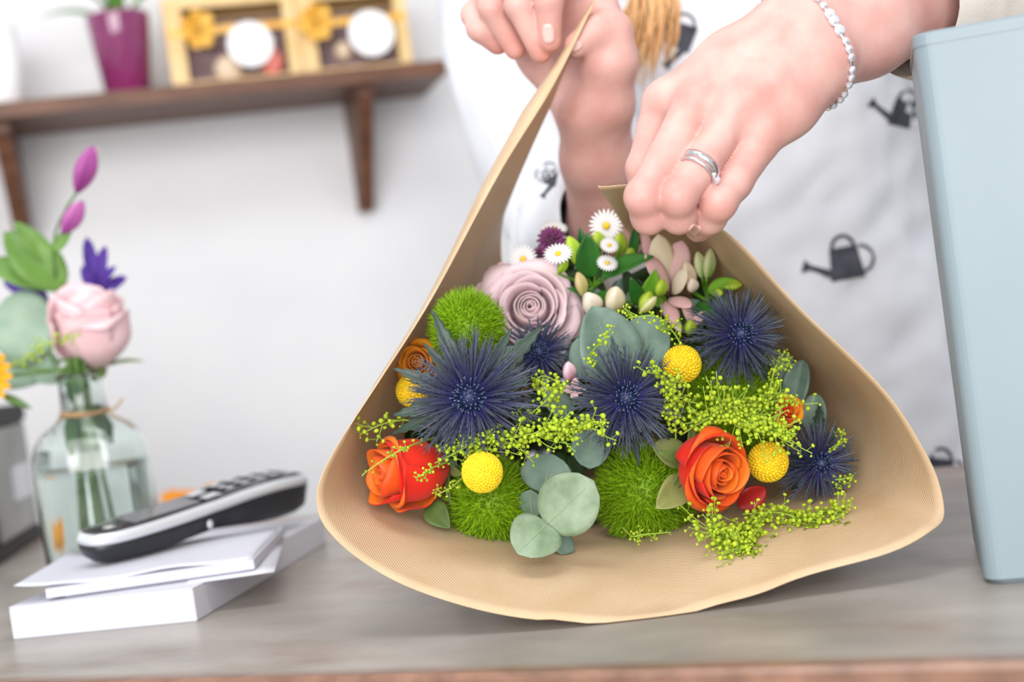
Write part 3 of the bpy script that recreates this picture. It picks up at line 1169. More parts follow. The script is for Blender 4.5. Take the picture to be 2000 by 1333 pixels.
def rose(name, label, cx, cy, d_, zdir, R, H, mats, roll=0.0, n_in=11, n_mid=8, n_out=6, flare=0.28, seed=1, cup=0.75, group=None, stem_to=True, cat='rose', lift=(0, 0), jit=0.4, outdrop=0.20, outer=None, wout=72):
    """R, H in photo pixels at depth d_"""
    s = d_ / FPX
    R, H = R * s, H * s
    C = P(cx, cy, d_)
    z = nrm(zdir)
    base = C - z * H                       # the bloom's mouth sits at C
    t = thing(name, label, cat, frame(base, z, roll), group)
    rg = random.Random(seed)
    N_ = n_in + n_mid + n_out
    for i in range(N_):
        q = i / (N_ - 1)
        a0 = i * math.radians(137.5) + rg.uniform(-0.15, 0.15)
        if i < n_in:
            e = i / n_in
            r = R * (0.07 + 0.36 * e)
            W = math.radians(150 - 55 * e)
            Hh = H * (0.93 + 0.03 * e)
            fl, drop, close = -0.02, 0.0, 0.10
        elif i < n_in + n_mid:
            e = (i - n_in) / n_mid
            r = R * (0.45 + 0.28 * e)
            W = math.radians(88 - 12 * e)
            Hh = H * (0.98 + 0.02 * e)
            fl, drop, close = flare * (0.15 + 0.35 * e), 0.02, 0.02
        else:
            e = (i - n_in - n_mid) / max(n_out, 1)
            r = R * (0.75 + 0.10 * e)
            W = math.radians(wout - 10 * e)
            Hh = H * (0.95 - outdrop * e)
            fl, drop, close = flare * (0.65 + 0.5 * e), 0.10 + 0.10 * e, 0.0
        r *= 1 + jit * rg.uniform(-0.05, 0.05)
        Hh *= 1 + jit * rg.uniform(-0.04, 0.03)
        fl *= 1 + jit * rg.uniform(-0.5, 0.6)
        tilt_r = jit * rg.uniform(-0.06, 0.09)
        n, m = 10, 13
        G = np.zeros((n, m, 3))
        tilt = rg.uniform(-0.05, 0.05)
        wav = rg.uniform(0, 6)
        pinch = rg.uniform(0.02, 0.07) if i >= n_in else 0.01
        for ii in range(n):
            v_ = ii / (n - 1)
            for jj in range(m):
                u = 2 * jj / (m - 1) - 1
                vm = 1 - 0.16 * abs(u) ** 2.5 + pinch * math.exp(-(u / 0.25) ** 2)
                vv = v_ * vm
                prof = cup + (1 - cup) * vv if vv > 0.5 else (0.12 + (cup + (1 - cup) * 0.5 - 0.12) * math.sin(vv * math.pi))
                prof *= 1 - close * max(0, vv - 0.55) / 0.45
                rr = r * prof * (1 + (0.09 + tilt_r) * u)
                lip = max(0.0, (vv - 0.68) / 0.32)
                rr += fl * R * lip ** 1.8 * (1 + 0.25 * math.sin(3 * u + wav))
                zz = Hh * vv * (1 + tilt * u) - drop * H * lip ** 3 * 1.2
                ang = a0 + u * W * min(1, 0.55 + 0.6 * vv) * (1 - 0.12 * vv)
                G[ii, jj] = (rr * math.cos(ang), rr * math.sin(ang), zz)
        # front side faces the axis of the bloom
        v, f, mm = sheet(G, 0.0006, (0, 1))
        MB().add(v, f, mm).build('petal', list(outer if (outer and i >= N_ - n_out - 1) else mats), t)
    for k in range(5):
        a = k * 2 * math.pi / 5 + 0.4
        tip = (R * 1.0 * math.cos(a), R * 1.0 * math.sin(a), H * 0.12)
        leaf(t, 'sepal', (0, 0, H * 0.02), tip, R * 0.14, (0, 0, 1), [m_sepal, m_sepal], world=False, curl=0.3)
    v, f = ellipsoid((0, 0, H * 0.01), (R * 0.2, R * 0.2, R * 0.22))
    MB().add(v, f).build('hip', m_sepal, t)
    if stem_to:
        stem(t, base, z, 0.0022, lift=lift)
    return t


rose('rose', 'orange-red rose facing left against the paper, seen from its side', 728, 932, 0.862, V(-0.86, -0.08, 0.46), 78, 168,
     [m_or_in, m_or_mid], 0.9, n_in=8, n_mid=5, n_out=5, flare=0.13, seed=3, cup=1.0, jit=0.7, outdrop=0.06, outer=[m_or_in, m_or_out], wout=86, group='orange roses in the bouquet')
t = rose('rose', 'orange-red rose with open swirled centre beside the two yellow-green leaves', 1422, 930, 0.832, V(0.58, -0.20, 1.0), 82, 132,
         [m_or_in, m_or_mid], 2.4, n_in=9, n_mid=6, n_out=5, flare=0.17, lift=(0.013, -0.006), seed=5, cup=0.95, jit=1.0, outdrop=0.1, outer=[m_or_mid, m_or_out], wout=80, group='orange roses in the bouquet')
leaf(t, 'leaf', P(1345, 935, 0.868), P(1284, 992, 0.85), 0.0095, V(0.2, 0.3, 1), [m_roseleaf, m_roseleaf], fold=0.5)
leaf(t, 'leaf', P(1345, 905, 0.875), P(1275, 868, 0.87), 0.0095, V(0.1, 0.5, 1), [m_roseleaf, m_roseleaf], fold=0.3)
leaf(t, 'leaf', P(1440, 990, 0.868), P(1497, 955, 0.868), 0.0085, V(0.1, -0.3, 1), [m_redleaf, m_redleaf], fold=0.3)
rose('rose', 'large pale lilac rose with a tightly swirled centre', 1036, 596, 0.932, V(-0.04, 0.20, 1.0), 94, 110,
     [m_li_in, m_li_out], 0.2, outer=[m_li_in, m_li_cream], n_in=13, n_mid=9, n_out=7, flare=0.34, seed=11, cup=0.82, jit=0.8, group=None)
rose('rose', 'amber yellow rose half hidden behind the big sea holly', 812, 706, 0.905, V(-0.1, 0.1, 1.0), 46, 70,
     [m_ye_in, m_ye_out], 1.2, n_in=7, n_mid=6, n_out=5, flare=0.3, seed=17)
rose('rose', 'small amber rose hidden among the lime sprigs by the right sea holly', 1544, 802, 0.874, V(0.2, 0.1, 1.0), 30, 54,
     [m_ye_in, m_or_out], 0.4, n_in=5, n_mid=5, n_out=4, flare=0.3, seed=23, lift=(0.017, -0.002))
t = bpy.data.objects['rose']
m_fillr = mat('rose_leaf_dark', srgb(70, 96, 46), srgb(96, 122, 62), rough=0.45, scale=40, trans=0.1)
leaf(t, 'leaf', P(835, 985, 0.885), P(878, 1032, 0.872), 0.008, V(0, 0.2, 1), [m_fillr, m_fillr], fold=0.3, p0=0.75, p1=0.9)

# ---------------------------------------------------------------- sea holly
m_holly = mat('attr', 'x', rough=0.45, spec=0.4) if False else mat('sea_holly_bract', 'attr', rough=0.42, spec=0.45)
m_hleaf = mat('sea_holly_leaf', srgb(32, 50, 42), srgb(56, 78, 64), rough=0.4, scale=60, spec=0.5)
C_BASE, C_MID, C_TIP = np.array(srgb(50, 42, 112)), np.array(srgb(46, 46, 84)), np.array(srgb(66, 78, 80))


def sea_holly(label, cx, cy, d_, zdir, R, seed, leaves, nb=170, flat=0.5, cone=0.19, group='blue sea hollies in the bouquet'):
    s = d_ / FPX
    R *= s
    C = P(cx, cy, d_)
    t = thing('sea_holly', label, 'sea holly', frame(C, zdir), group)
    rg = random.Random(seed)
    b = MB()
    for i in range(nb):
        q = (i + 0.5) / nb
        a = i * 2.39996
        el = math.radians(-22 + 86 * (1 - q) ** (0.9) * flat * 1.6 - 0) + rg.uniform(-0.14, 0.14)
        el = min(el, math.radians(72))
        L = R * (0.62 + 0.42 * q) * rg.uniform(0.82, 1.12)
        a += rg.uniform(-0.12, 0.12)
        dirv = np.array([math.cos(a) * math.cos(el), math.sin(a) * math.cos(el), math.sin(el)])
        side = np.array([-math.sin(a), math.cos(a), 0])
        up = np.cross(dirv, side)
        tw = rg.uniform(-0.7, 0.7)
        side, up = side * math.cos(tw) + up * math.sin(tw), up * math.cos(tw) - side * math.sin(tw)
        w = R * rg.uniform(0.024, 0.042)
        bend = rg.uniform(-0.06, 0.10) * L
        c0 = dirv * R * 0.14
        vs_, cs_, fs_ = [], [], []
        K = 5
        dim = rg.uniform(0.75, 1.25)
        for k in range(K):
            e = k / (K - 1)
            p = c0 + dirv * L * e + up * (-bend) * e * e
            ww = w * (1.0 - e) ** 0.7 * (0.7 + 0.9 * e * (1 - e) * 2) + 0.00012
            vs_ += [p + side * ww, p + up * ww * 0.5, p - side * ww, p - up * ww * 0.5]
            col = (C_BASE * (1 - e * 2) + C_MID * e * 2) if e < 0.5 else (C_MID * (2 - 2 * e) + C_TIP * (2 * e - 1))
            cs_ += [col * dim] * 4
            if k:
                for j in range(4):
                    fs_.append(((k - 1) * 4 + j, (k - 1) * 4 + (j + 1) % 4, k * 4 + (j + 1) % 4, k * 4 + j))
        # barbs
        for k in range(4):
            e = 0.30 + 0.16 * k
            for sg in (1, -1):
                p = c0 + dirv * L * e + up * (-bend) * e * e
                o_ = len(vs_)
                bl = L * 0.15 * rg.uniform(0.7, 1.3)
                vs_ += [p + dirv * L * 0.02, p - dirv * L * 0.02, p + dirv * bl + side * sg * bl * 0.5]
                cs_ += [C_MID * dim, C_MID * dim, C_TIP * dim * 1.15]
                fs_.append((o_, o_ + 1, o_ + 2))
        b.add(vs_, fs_, 0, np.array(cs_))
    b.build('bracts', m_holly, t, smooth=False, kind='stuff', color=True)
    # the flower cone
    cn = MB()
    v, f = ellipsoid((0, 0, R * 0.12), (R * cone, R * cone, R * cone * 1.15), 14, 10)
    cn.add(v, f, 0, np.array(srgb(40, 46, 92)))
    for i in range(90):
        zc = 1 - (i + 0.5) / 90 * 1.15
        rr = math.sqrt(max(0, 1 - zc * zc))
        a = i * 2.39996
        dv = np.array([rr * math.cos(a), rr * math.sin(a), zc])
        p = np.array([0, 0, R * 0.12]) + dv * R * cone * np.array([1, 1, 1.15])
        L = R * rg.uniform(0.05, 0.16)
        cn.add(*tube([p, p + dv * L], [R * 0.010, R * 0.015], 5), 0, np.array(srgb(44, 58, 92)) * rg.uniform(0.7, 1.2))
        cn.add(ICO_V * R * 0.016 + p + dv * L, ICO_F, 0, np.array(srgb(84, 112, 124)) * rg.uniform(0.6, 1.3))
    cn.build('flower_cone', m_holly, t, color=True, kind='stuff')
    for (lx, ly, dd, w) in leaves:
        tip = P(lx, ly, d_ + dd)
        st = C + (tip - C) * 0.18 - nrm(zdir) * R * 0.15
        leaf(t, 'leaf', st, tip, w * s, V(0.05, 0.25, 1), [m_hleaf, m_hleaf], n=15, m=5, p0=0.75, p1=0.9, fold=0.35, curl=0.12, serr=0.22)
    stem(t, C - nrm(zdir) * R * 0.2, zdir, 0.0022)
    return t


sea_holly('largest blue sea holly with wide leafy ruff beside the amber rose', 920, 778, 0.845, V(-0.12, 0.12, 1), 128, 1,
          [(843, 602, 0.015, 15), (826, 668, 0.015, 13), (766, 718, 0.012, 15), (762, 812, 0.012, 16), (1062, 634, 0.02, 19), (1000, 640, 0.02, 15),
           (1035, 740, 0.01, 14), (925, 660, 0.02, 12), (760, 850, 0.02, 14)], nb=210)
sea_holly('blue sea holly below the large eucalyptus leaf, between two lime sprigs', 1222, 780, 0.845, V(0.04, 0.16, 1), 108, 2,
          [(1250, 915, 0.01, 10), (1195, 655, 0.02, 13), (1180, 890, 0.01, 13), (1110, 780, 0.015, 10), (1310, 860, 0.01, 11)], nb=210)
sea_holly('blue sea holly against the paper below the alstroemeria leaves', 1443, 655, 0.874, V(0.15, 0.2, 1), 96, 3,
          [(1350, 700, 0.015, 14), (1505, 745, 0.01, 12), (1370, 610, 0.02, 14)], nb=200)
sea_holly('blue sea holly in the lower corner next to the greenish yellow craspedia', 1598, 905, 0.882, V(0.25, 0.05, 1), 84, 4,
          [(1602, 785, 0.02, 13), (1632, 840, 0.01, 12), (1535, 905, -0.01, 10), (1545, 960, 0.02, 12)], nb=190)
sea_holly('shaded sea holly tucked under the lilac rose', 1052, 690, 0.905, V(0.1, 0.15, 1), 74, 5, [(1110, 740, 0.02, 10)], nb=150)

# ---------------------------------------------------------------- green trick dianthus (mossy balls)
m_moss = mat('green_filament', 'attr', rough=0.5, spec=0.3, trans=0.25)


def green_ball(label, cx, cy, d_, zdir, R, seed, tint, n=2400, squash=0.9):
    s = d_ / FPX
    R *= s
    C = P(cx, cy, d_)
    z = nrm(zdir)
    t = thing('green_dianthus', label, 'dianthus', frame(C, z), 'fuzzy green dianthus balls in the bouquet')
    rg = np.random.RandomState(seed)
    tint = np.array(tint)
    core, f = ellipsoid((0, 0, 0), (R * 0.72, R * 0.72, R * 0.70 * squash), 20, 14)
    b = MB()
    b.add(core, f, 0, tint)
    for i in range(n):
        q = (i + 0.5) / n
        zc = 1 - 1.62 * q
        rr = math.sqrt(max(0, 1 - zc * zc))
        a = i * 2.39996
        dv = np.array([rr * math.cos(a), rr * math.sin(a), zc])
        p = dv * R * np.array([0.70, 0.70, 0.68 * squash])
        tan = np.cross(dv, rg.normal(size=3)); tan /= np.linalg.norm(tan)
        dr = nrm(dv + tan * rg.uniform(0, 0.75))
        L = R * rg.uniform(0.22, 0.42)
        c1 = nrm(np.cross(dr, rg.normal(size=3)))
        w = R * 0.014
        bend = nrm(np.cross(dr, c1)) * L * rg.uniform(-0.35, 0.35)
        mid = p + dr * L * 0.55 + bend * 0.3
        tip = p + dr * L + bend
        c2 = np.cross(dr, c1)
        col = tint * rg.uniform(0.7, 1.25)
        vs_ = [p + c1 * w, p - c1 * w * .5 + c2 * w * .8, p - c1 * w * .5 - c2 * w * .8, mid + c1 * w * .8, mid - c1 * w * .4 + c2 * w * .6, mid - c1 * w * .4 - c2 * w * .6, tip]
        b.add(vs_, [(0, 1, 4, 3), (1, 2, 5, 4), (2, 0, 3, 5), (3, 4, 6), (4, 5, 6), (5, 3, 6)], 0,
              np.array([col] * 7))
    b.build('filaments', m_moss, t, kind='stuff', color=True)
    stem(t, C - z * R * 0.6, z, 0.002)
    return t


GT = srgb(150, 194, 26)
green_ball('fuzzy green dianthus ball below the lilac rose, behind the large sea holly', 912, 640, 0.895, V(-0.2, 0.3, 1), 80, 1, GT)
green_ball('fuzzy green dianthus ball under the bright yellow craspedia', 962, 985, 0.895, V(-0.15, -0.3, 1), 98, 2, GT)
green_ball('fuzzy green dianthus ball between the eucalyptus leaves and orange rose', 1262, 965, 0.905, V(0.05, -0.25, 1), 108, 3, GT, n=2800)
green_ball('fuzzy green dianthus ball covered by lime sprigs', 1432, 795, 0.915, V(0.2, 0.1, 1), 104, 4, GT, n=2600)

# ---------------------------------------------------------------- craspedia
m_cras = mat('craspedia', 'attr', rough=0.55, spec=0.3)


def craspedia(label, cx, cy, d_, zdir, R, tint, n=420, lift=(0, 0)):
    s = d_ / FPX
    R *= s
    C = P(cx, cy, d_)
    t = thing('craspedia', label, 'craspedia', frame(C, zdir), 'yellow craspedia balls in the bouquet')
    b = MB()
    tint = np.array(tint)
    v, f = ellipsoid((0, 0, 0), (R * 0.93,) * 3, 20, 14)
    b.add(v, f, 0, tint)
    br = R * 1.75 / math.sqrt(n)
    for i in range(n):
        zc = 1 - 2 * (i + 0.5) / n
        rr = math.sqrt(1 - zc * zc)
        a = i * 2.39996
        dv = np.array([rr * math.cos(a), rr * math.sin(a), zc])
        b.add(ICO_V * br + dv * R * 0.93, ICO_F, 0, tint * RNG.uniform(0.85, 1.15))
    b.build('florets', m_cras, t, kind='stuff', color=True)
    stem(t, C - nrm(zdir) * R * 0.8, zdir, 0.0016, lift=lift)
    return t


craspedia('bright yellow craspedia ball beside the sideways orange rose', 942, 923, 0.832, V(0, 0.05, 1), 41, srgb(244, 212, 40), lift=(-0.006, 0.020))
craspedia('yellow craspedia ball above the lime-covered green ball', 1332, 712, 0.868, V(0.05, 0.1, 1), 38, srgb(240, 204, 36), 330)
craspedia('greenish yellow craspedia ball behind the open orange rose', 1500, 903, 0.862, V(0.2, 0.1, 1), 40, srgb(240, 204, 36), 330, lift=(0.012, -0.008))
craspedia('dark golden craspedia ball in the shade by the amber rose', 806, 764, 0.90, V(-0.3, 0.1, 1), 33, srgb(240, 204, 36), 260)

# ---------------------------------------------------------------- eucalyptus
m_euc = mat('eucalyptus_face', srgb(112, 134, 102), srgb(158, 176, 150), rough=0.5, scale=70, detail=8, spec=0.35, trans=0.08, bump=0.12, bscale=120)
m_eucb = mat('eucalyptus_blue', srgb(86, 112, 100), srgb(126, 150, 136), rough=0.5, scale=70, detail=8, spec=0.35, trans=0.08)
m_eucd = mat('eucalyptus_deep', srgb(86, 112, 100), srgb(126, 150, 136), rough=0.5, scale=60, detail=8, spec=0.35, trans=0.08)
m_vein = mat('pale_vein', srgb(150, 166, 130), rough=0.5)


def sprig(label, leaves, root, name='eucalyptus_sprig', cat='eucalyptus', group='eucalyptus sprigs in the bouquet'):
    """leaves: (base px, tip px, half width px, normal, material, shape kwargs)"""
    C = P(*root)
    t = thing(name, label, cat, at(C), group)
    for bp, tp, hw, nor, m_, kw in leaves:
        b_, t_ = P(*bp), P(*tp)
        k = dict(n=13, m=9, p0=0.95, p1=0.5, fold=0.12, curl=0.12)
        k.update(kw)
        leaf(t, 'leaf', b_, t_, hw * bp[2] / FPX, V(*nor), [m_, m_], t=0.0007, **k)
        nn = V(*nor) * 0.0006
        L = np.linalg.norm(t_ - b_)
        g = place_grid(leaf_grid(L, 0.001, 13, 3, k['p0'], k['p1'], 0, k['curl']), b_, t_, V(*nor))
        MB().add(*tube(g[:11, 1] + nn, np.linspace(0.00045, 0.00012, 11), 5)).build('midrib', m_vein, t, world=True)
    z = V(0, 0, 1)
    stem(t, C, z, 0.0016)
    for bp, tp, hw, nor, m_, kw in leaves:
        b_ = P(*bp)
        if np.linalg.norm(b_ - C) > 0.006:
            MB().add(*tube(catmull([b_, (b_ + C) / 2 - z * 0.006, C], 6), 0.0009, 6)).build('petiole', m_stem, t, world=True)
    return t


sprig('grey-green eucalyptus sprig spilling over the paper below the craspedia',
      [((1066, 1028, 0.842), (1158, 940, 0.832), 62, (0.1, 0.35, 1), m_euc, {}),
       ((1072, 1022, 0.842), (1012, 1080, 0.822), 52, (-0.05, 0.45, 1), m_euc, dict(p0=0.8)),
       ((1060, 965, 0.875), (1078, 888, 0.87), 52, (0.0, 0.5, 1), m_eucd, {}),
       ((1040, 1010, 0.875), (1035, 958, 0.87), 28, (-0.6, 0.2, 1), m_eucb, {}),
       ((1085, 1040, 0.87), (1112, 1086, 0.86), 24, (0.5, 0.1, 1), m_eucb, {})], (1068, 1024, 0.852))
sprig('small blue-grey eucalyptus sprig under the middle sea holly',
      [((1155, 838, 0.875), (1152, 915, 0.862), 38, (0.0, 0.5, 1), m_eucb, dict(p0=0.9)),
       ((1120, 810, 0.88), (1062, 768, 0.875), 26, (0, 0.5, 1), m_eucb, {})], (1150, 825, 0.885))
sprig('broad blue-green eucalyptus leaves standing behind the middle sea holly',
      [((1208, 745, 0.888), (1160, 598, 0.885), 66, (0.2, 0.35, 1), m_eucb, dict(p0=0.75, p1=0.55, fold=0.3)),
       ((1250, 735, 0.89), (1272, 612, 0.895), 52, (-0.3, 0.3, 1), m_eucb, dict(p0=0.95, fold=0.3)),
       ((1155, 745, 0.90), (1128, 660, 0.90), 30, (-0.4, 0.2, 1), m_eucd, {})], (1215, 760, 0.90))
sprig('upright folded eucalyptus leaves against the right side of the paper',
      [((1548, 800, 0.925), (1568, 702, 0.925), 26, (-0.5, 0.1, 1), m_eucb, dict(fold=0.6)),
       ((1590, 850, 0.925), (1592, 768, 0.925), 26, (-0.5, 0.1, 1), m_eucd, dict(fold=0.4)),
       ((1525, 745, 0.93), (1535, 690, 0.935), 20, (-0.3, 0.1, 1), m_eucd, {})], (1550, 815, 0.94))
sprig('dark green eucalyptus leaves behind the pink alstroemeria',
      [((1330, 650, 0.948), (1365, 586, 0.948), 34, (0.0, 0.4, 1), m_eucd, dict(fold=0.4)),
       ((1400, 650, 0.956), (1392, 565, 0.958), 30, (0.2, 0.2, 1), m_eucd, dict(fold=0.4)),
       ((1140, 660, 0.945), (1165, 560, 0.955), 32, (0.0, 0.4, 1), m_eucd, {}),
       ((1215, 600, 0.955), (1240, 540, 0.96), 30, (0.0, 0.4, 1), m_eucd, {})], (1290, 690, 0.96))
# dark foliage filling the gaps
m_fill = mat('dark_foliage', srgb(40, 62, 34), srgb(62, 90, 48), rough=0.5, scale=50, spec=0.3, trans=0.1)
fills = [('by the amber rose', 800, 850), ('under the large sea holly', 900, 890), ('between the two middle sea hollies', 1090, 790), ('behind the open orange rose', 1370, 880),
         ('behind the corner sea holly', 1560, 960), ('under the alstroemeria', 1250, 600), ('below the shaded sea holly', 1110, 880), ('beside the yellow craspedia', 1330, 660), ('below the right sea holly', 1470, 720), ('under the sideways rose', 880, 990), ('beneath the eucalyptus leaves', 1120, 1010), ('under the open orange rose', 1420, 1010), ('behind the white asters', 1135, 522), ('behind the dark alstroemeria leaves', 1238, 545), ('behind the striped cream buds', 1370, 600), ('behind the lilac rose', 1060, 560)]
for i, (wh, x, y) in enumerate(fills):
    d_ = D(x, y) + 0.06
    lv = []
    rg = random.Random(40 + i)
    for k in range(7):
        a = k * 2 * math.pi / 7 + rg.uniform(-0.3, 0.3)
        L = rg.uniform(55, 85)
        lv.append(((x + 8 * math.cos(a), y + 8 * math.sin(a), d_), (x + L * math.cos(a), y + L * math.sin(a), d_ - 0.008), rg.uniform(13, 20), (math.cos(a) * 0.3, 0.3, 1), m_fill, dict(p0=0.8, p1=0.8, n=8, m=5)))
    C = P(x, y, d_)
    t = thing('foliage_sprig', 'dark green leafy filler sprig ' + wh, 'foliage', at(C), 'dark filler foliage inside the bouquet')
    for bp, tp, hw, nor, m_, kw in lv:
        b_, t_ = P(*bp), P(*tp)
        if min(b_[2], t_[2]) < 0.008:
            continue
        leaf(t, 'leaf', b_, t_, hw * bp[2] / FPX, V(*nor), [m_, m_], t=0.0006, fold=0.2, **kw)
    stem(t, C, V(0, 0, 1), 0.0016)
# ---------------------------------------------------------------- lime thlaspi sprigs
m_pod = mat('lime_pod', 'attr', rough=0.45, spec=0.35, trans=0.3)
m_limestem = mat('lime_stem', srgb(150, 184, 56), srgb(176, 206, 80), rough=0.5, scale=60, trans=0.1)


def thlaspi(label, path, n, spread, seed, tint=(198, 222, 60), pod=5.6, stem_to=True, group='lime pennycress sprigs in the bouquet', clump=0.5):
    """path: photo pixels with depth, spread: how far the pods stand off (px)"""
    pts = np.array([P(*p) for p in path])
    s = path[0][2] / FPX
    c = catmull(pts, 20)
    t = thing('pennycress_sprig', label, 'pennycress', at(pts[0]), group)
    rg = random.Random(seed)
    sm = MB().add(*tube(c, np.linspace(2.0 * s, 1.0 * s, 20), 6))
    pb = MB()
    tint = np.array(srgb(*tint))
    nbr = max(2, n // 9)
    brs = [(c, 0.12, 1.0, int(n * (1 - clump)))]
    for b_ in range(nbr):
        i = rg.randint(4, 17)
        tn = nrm(c[min(i + 1, 19)] - c[i - 1])
        dv = nrm(tn * rg.uniform(0.3, 1.0) + RT * rg.uniform(-1, 1) + UP * rg.uniform(-1, 1) - FW * rg.uniform(-0.4, 0.7))
        L = spread * s * rg.uniform(0.7, 1.3)
        bc = catmull([c[i], c[i] + dv * L * 0.6, c[i] + dv * L + UP * L * 0.1], 7)
        sm.add(*tube(bc, 0.9 * s, 5))
        brs.append((bc, 0.25, 1.0, max(4, int(n * clump / nbr))))
    for bc, lo, hi, cnt in brs:
        K = len(bc) - 1
        for k in range(cnt):
            q = lo + (hi - lo) * (k + 0.5) / cnt
            i = min(int(q * K), K - 1)
            p = bc[i] + (bc[i + 1] - bc[i]) * (q * K - i)
            tn = nrm(bc[i + 1] - bc[i])
            a = k * 2.4 + rg.uniform(-0.4, 0.4)
            u_ = nrm(np.cross(tn, [0.3, 0.2, 0.9])); w_ = np.cross(tn, u_)
            dv = nrm(u_ * math.cos(a) + w_ * math.sin(a) + tn * 0.5)
            L = s * pod * rg.uniform(1.8, 3.6) * (0.6 if q > 0.85 else 1)
            r_ = s * pod * rg.uniform(0.7, 1.12) * (0.6 if q > 0.9 else 1)
            e = p + dv * L
            sm.add(*tube([p, e], 0.5 * s, 3, cap=False))
            M = frame(e, nrm(dv + np.array([rg.uniform(-.6, .6) for _ in range(3)])), rg.uniform(0, 6))
            v = xf(ICO_V * np.array([r_, r_, r_ * 0.7]), M)
            pb.add(v, ICO_F, 0, tint * rg.uniform(0.75, 1.15))
    sm.build('stalk', m_limestem, t, world=True)
    pb.build('seed_pods', m_pod, t, world=True, kind='stuff', color=True)
    return t


thlaspi('dense lime pennycress sprig lying above the bright yellow craspedia', [(868, 880, 0.85), (940, 868, 0.84), (1030, 850, 0.83), (1100, 835, 0.822), (1180, 828, 0.812)], 310, 56, 1)
thlaspi('lime pennycress sprig rising left of the middle sea holly', [(985, 850, 0.86), (1030, 815, 0.85), (1075, 775, 0.845), (1095, 750, 0.845)], 60, 40, 2)
thlaspi('lime pennycress sprig hanging beside the middle sea holly', [(1320, 860, 0.855), (1318, 815, 0.842), (1310, 770, 0.835), (1280, 720, 0.815)], 150, 46, 3)
thlaspi('dense lime pennycress sprig over the green ball above the open rose', [(1330, 850, 0.85), (1400, 812, 0.84), (1470, 826, 0.832), (1545, 850, 0.820)], 340, 66, 4)
thlaspi('arching lime pennycress sprig with pale end by the corner sea holly', [(1380, 800, 0.85), (1440, 795, 0.842), (1500, 785, 0.84), (1555, 782, 0.83)], 130, 52, 5)
thlaspi('upright lime pennycress sprig in front of the right sea holly', [(1500, 790, 0.885), (1505, 755, 0.88), (1512, 725, 0.878), (1520, 702, 0.878)], 70, 34, 6, pod=3.8)
thlaspi('dense lime pennycress sprig resting on the paper below the open rose', [(1500, 1000, 0.87), (1470, 1030, 0.85), (1430, 1045, 0.835), (1385, 1035, 0.83)], 320, 66, 7)
thlaspi('long lime pennycress sprig reaching towards the paper below the corner sea holly', [(1500, 985, 0.87), (1560, 1010, 0.855), (1610, 1008, 0.85), (1662, 985, 0.84)], 100, 40, 8)
thlaspi('lime pennycress clump spilling lowest over the paper', [(1480, 1010, 0.85), (1470, 1040, 0.835), (1455, 1062, 0.825), (1440, 1072, 0.815)], 170, 50, 9)
thlaspi('thin lime pennycress sprig touching the paper left of the large sea holly', [(850, 840, 0.885), (800, 822, 0.875), (750, 828, 0.868), (702, 850, 0.862)], 34, 40, 10, clump=0.4)
thlaspi('thin lime pennycress sprig lying across the sideways orange rose', [(850, 855, 0.87), (800, 872, 0.832), (755, 895, 0.822), (708, 928, 0.818)], 16, 14, 11, pod=3.6, clump=0.1)
thlaspi('short lime pennycress tip in front of the red rose petals', [(875, 903, 0.85), (850, 912, 0.828), (830, 925, 0.818), (812, 934, 0.815)], 22, 14, 12, pod=3.6, clump=0.1)
thlaspi('lime pennycress stalk under the bright yellow craspedia', [(905, 932, 0.85), (885, 950, 0.842), (868, 960, 0.838), (850, 968, 0.836)], 14, 14, 13, pod=3.6, clump=0.1)
thlaspi('pale arching lime pennycress sprig across the broad eucalyptus leaves', [(1340, 690, 0.87), (1312, 645, 0.86), (1280, 618, 0.853), (1226, 622, 0.85)], 60, 26, 14, pod=4.2)
thlaspi('short pale lime pennycress tip in front of the broad eucalyptus leaf', [(1165, 720, 0.85), (1150, 700, 0.835), (1170, 672, 0.82), (1185, 655, 0.815)], 30, 28, 15, pod=4.2)
thlaspi('lime pennycress sprig under the pink wax bud', [(1110, 770, 0.88), (1085, 745, 0.875), (1062, 735, 0.872), (1045, 742, 0.87)], 22, 24, 16)
thlaspi('small lime pennycress tip at the right edge of the corner sea holly', [(1600, 890, 0.89), (1625, 880, 0.88), (1640, 862, 0.878), (1648, 842, 0.878)], 34, 22, 17, pod=3.6)
thlaspi('lime pennycress tip beyond the corner sea holly, low against the paper', [(1600, 940, 0.885), (1630, 938, 0.875), (1652, 935, 0.872), (1668, 930, 0.872)], 28, 20, 18, pod=3.6)
thlaspi('loose lime pennycress sprig between the open rose and the corner sea holly', [(1450, 1005, 0.86), (1520, 1002, 0.848), (1575, 1018, 0.84), (1622, 1030, 0.835)], 150, 48, 21)
thlaspi('tiny lime pennycress tip under the middle green ball', [(1215, 1030, 0.88), (1235, 1048, 0.862), (1255, 1045, 0.858), (1310, 1040, 0.858)], 30, 18, 19, pod=3.4)
thlaspi('lime pennycress sprig in front of the bright craspedia top', [(850, 905, 0.855), (890, 885, 0.842), (930, 862, 0.836), (960, 850, 0.835)], 70, 34, 20, pod=4.4)

# ---------------------------------------------------------------- alstroemeria
m_aleaf = mat('alstroemeria_leaf', srgb(30, 84, 30), srgb(60, 124, 44), rough=0.35, scale=40, spec=0.4, trans=0.15)
m_alight = mat('alstroemeria_light', srgb(104, 168, 44), srgb(140, 196, 60), rough=0.4, scale=40, trans=0.2)
m_bud = mat('bud_green', 'attr', rough=0.45, spec=0.35, trans=0.15)
m_apink = petal_mat('alstroemeria_pink', srgb(246, 196, 200), srgb(252, 226, 222), trans=0.4)
m_acream = petal_mat('alstroemeria_cream', srgb(250, 238, 208), srgb(253, 246, 228), trans=0.4)


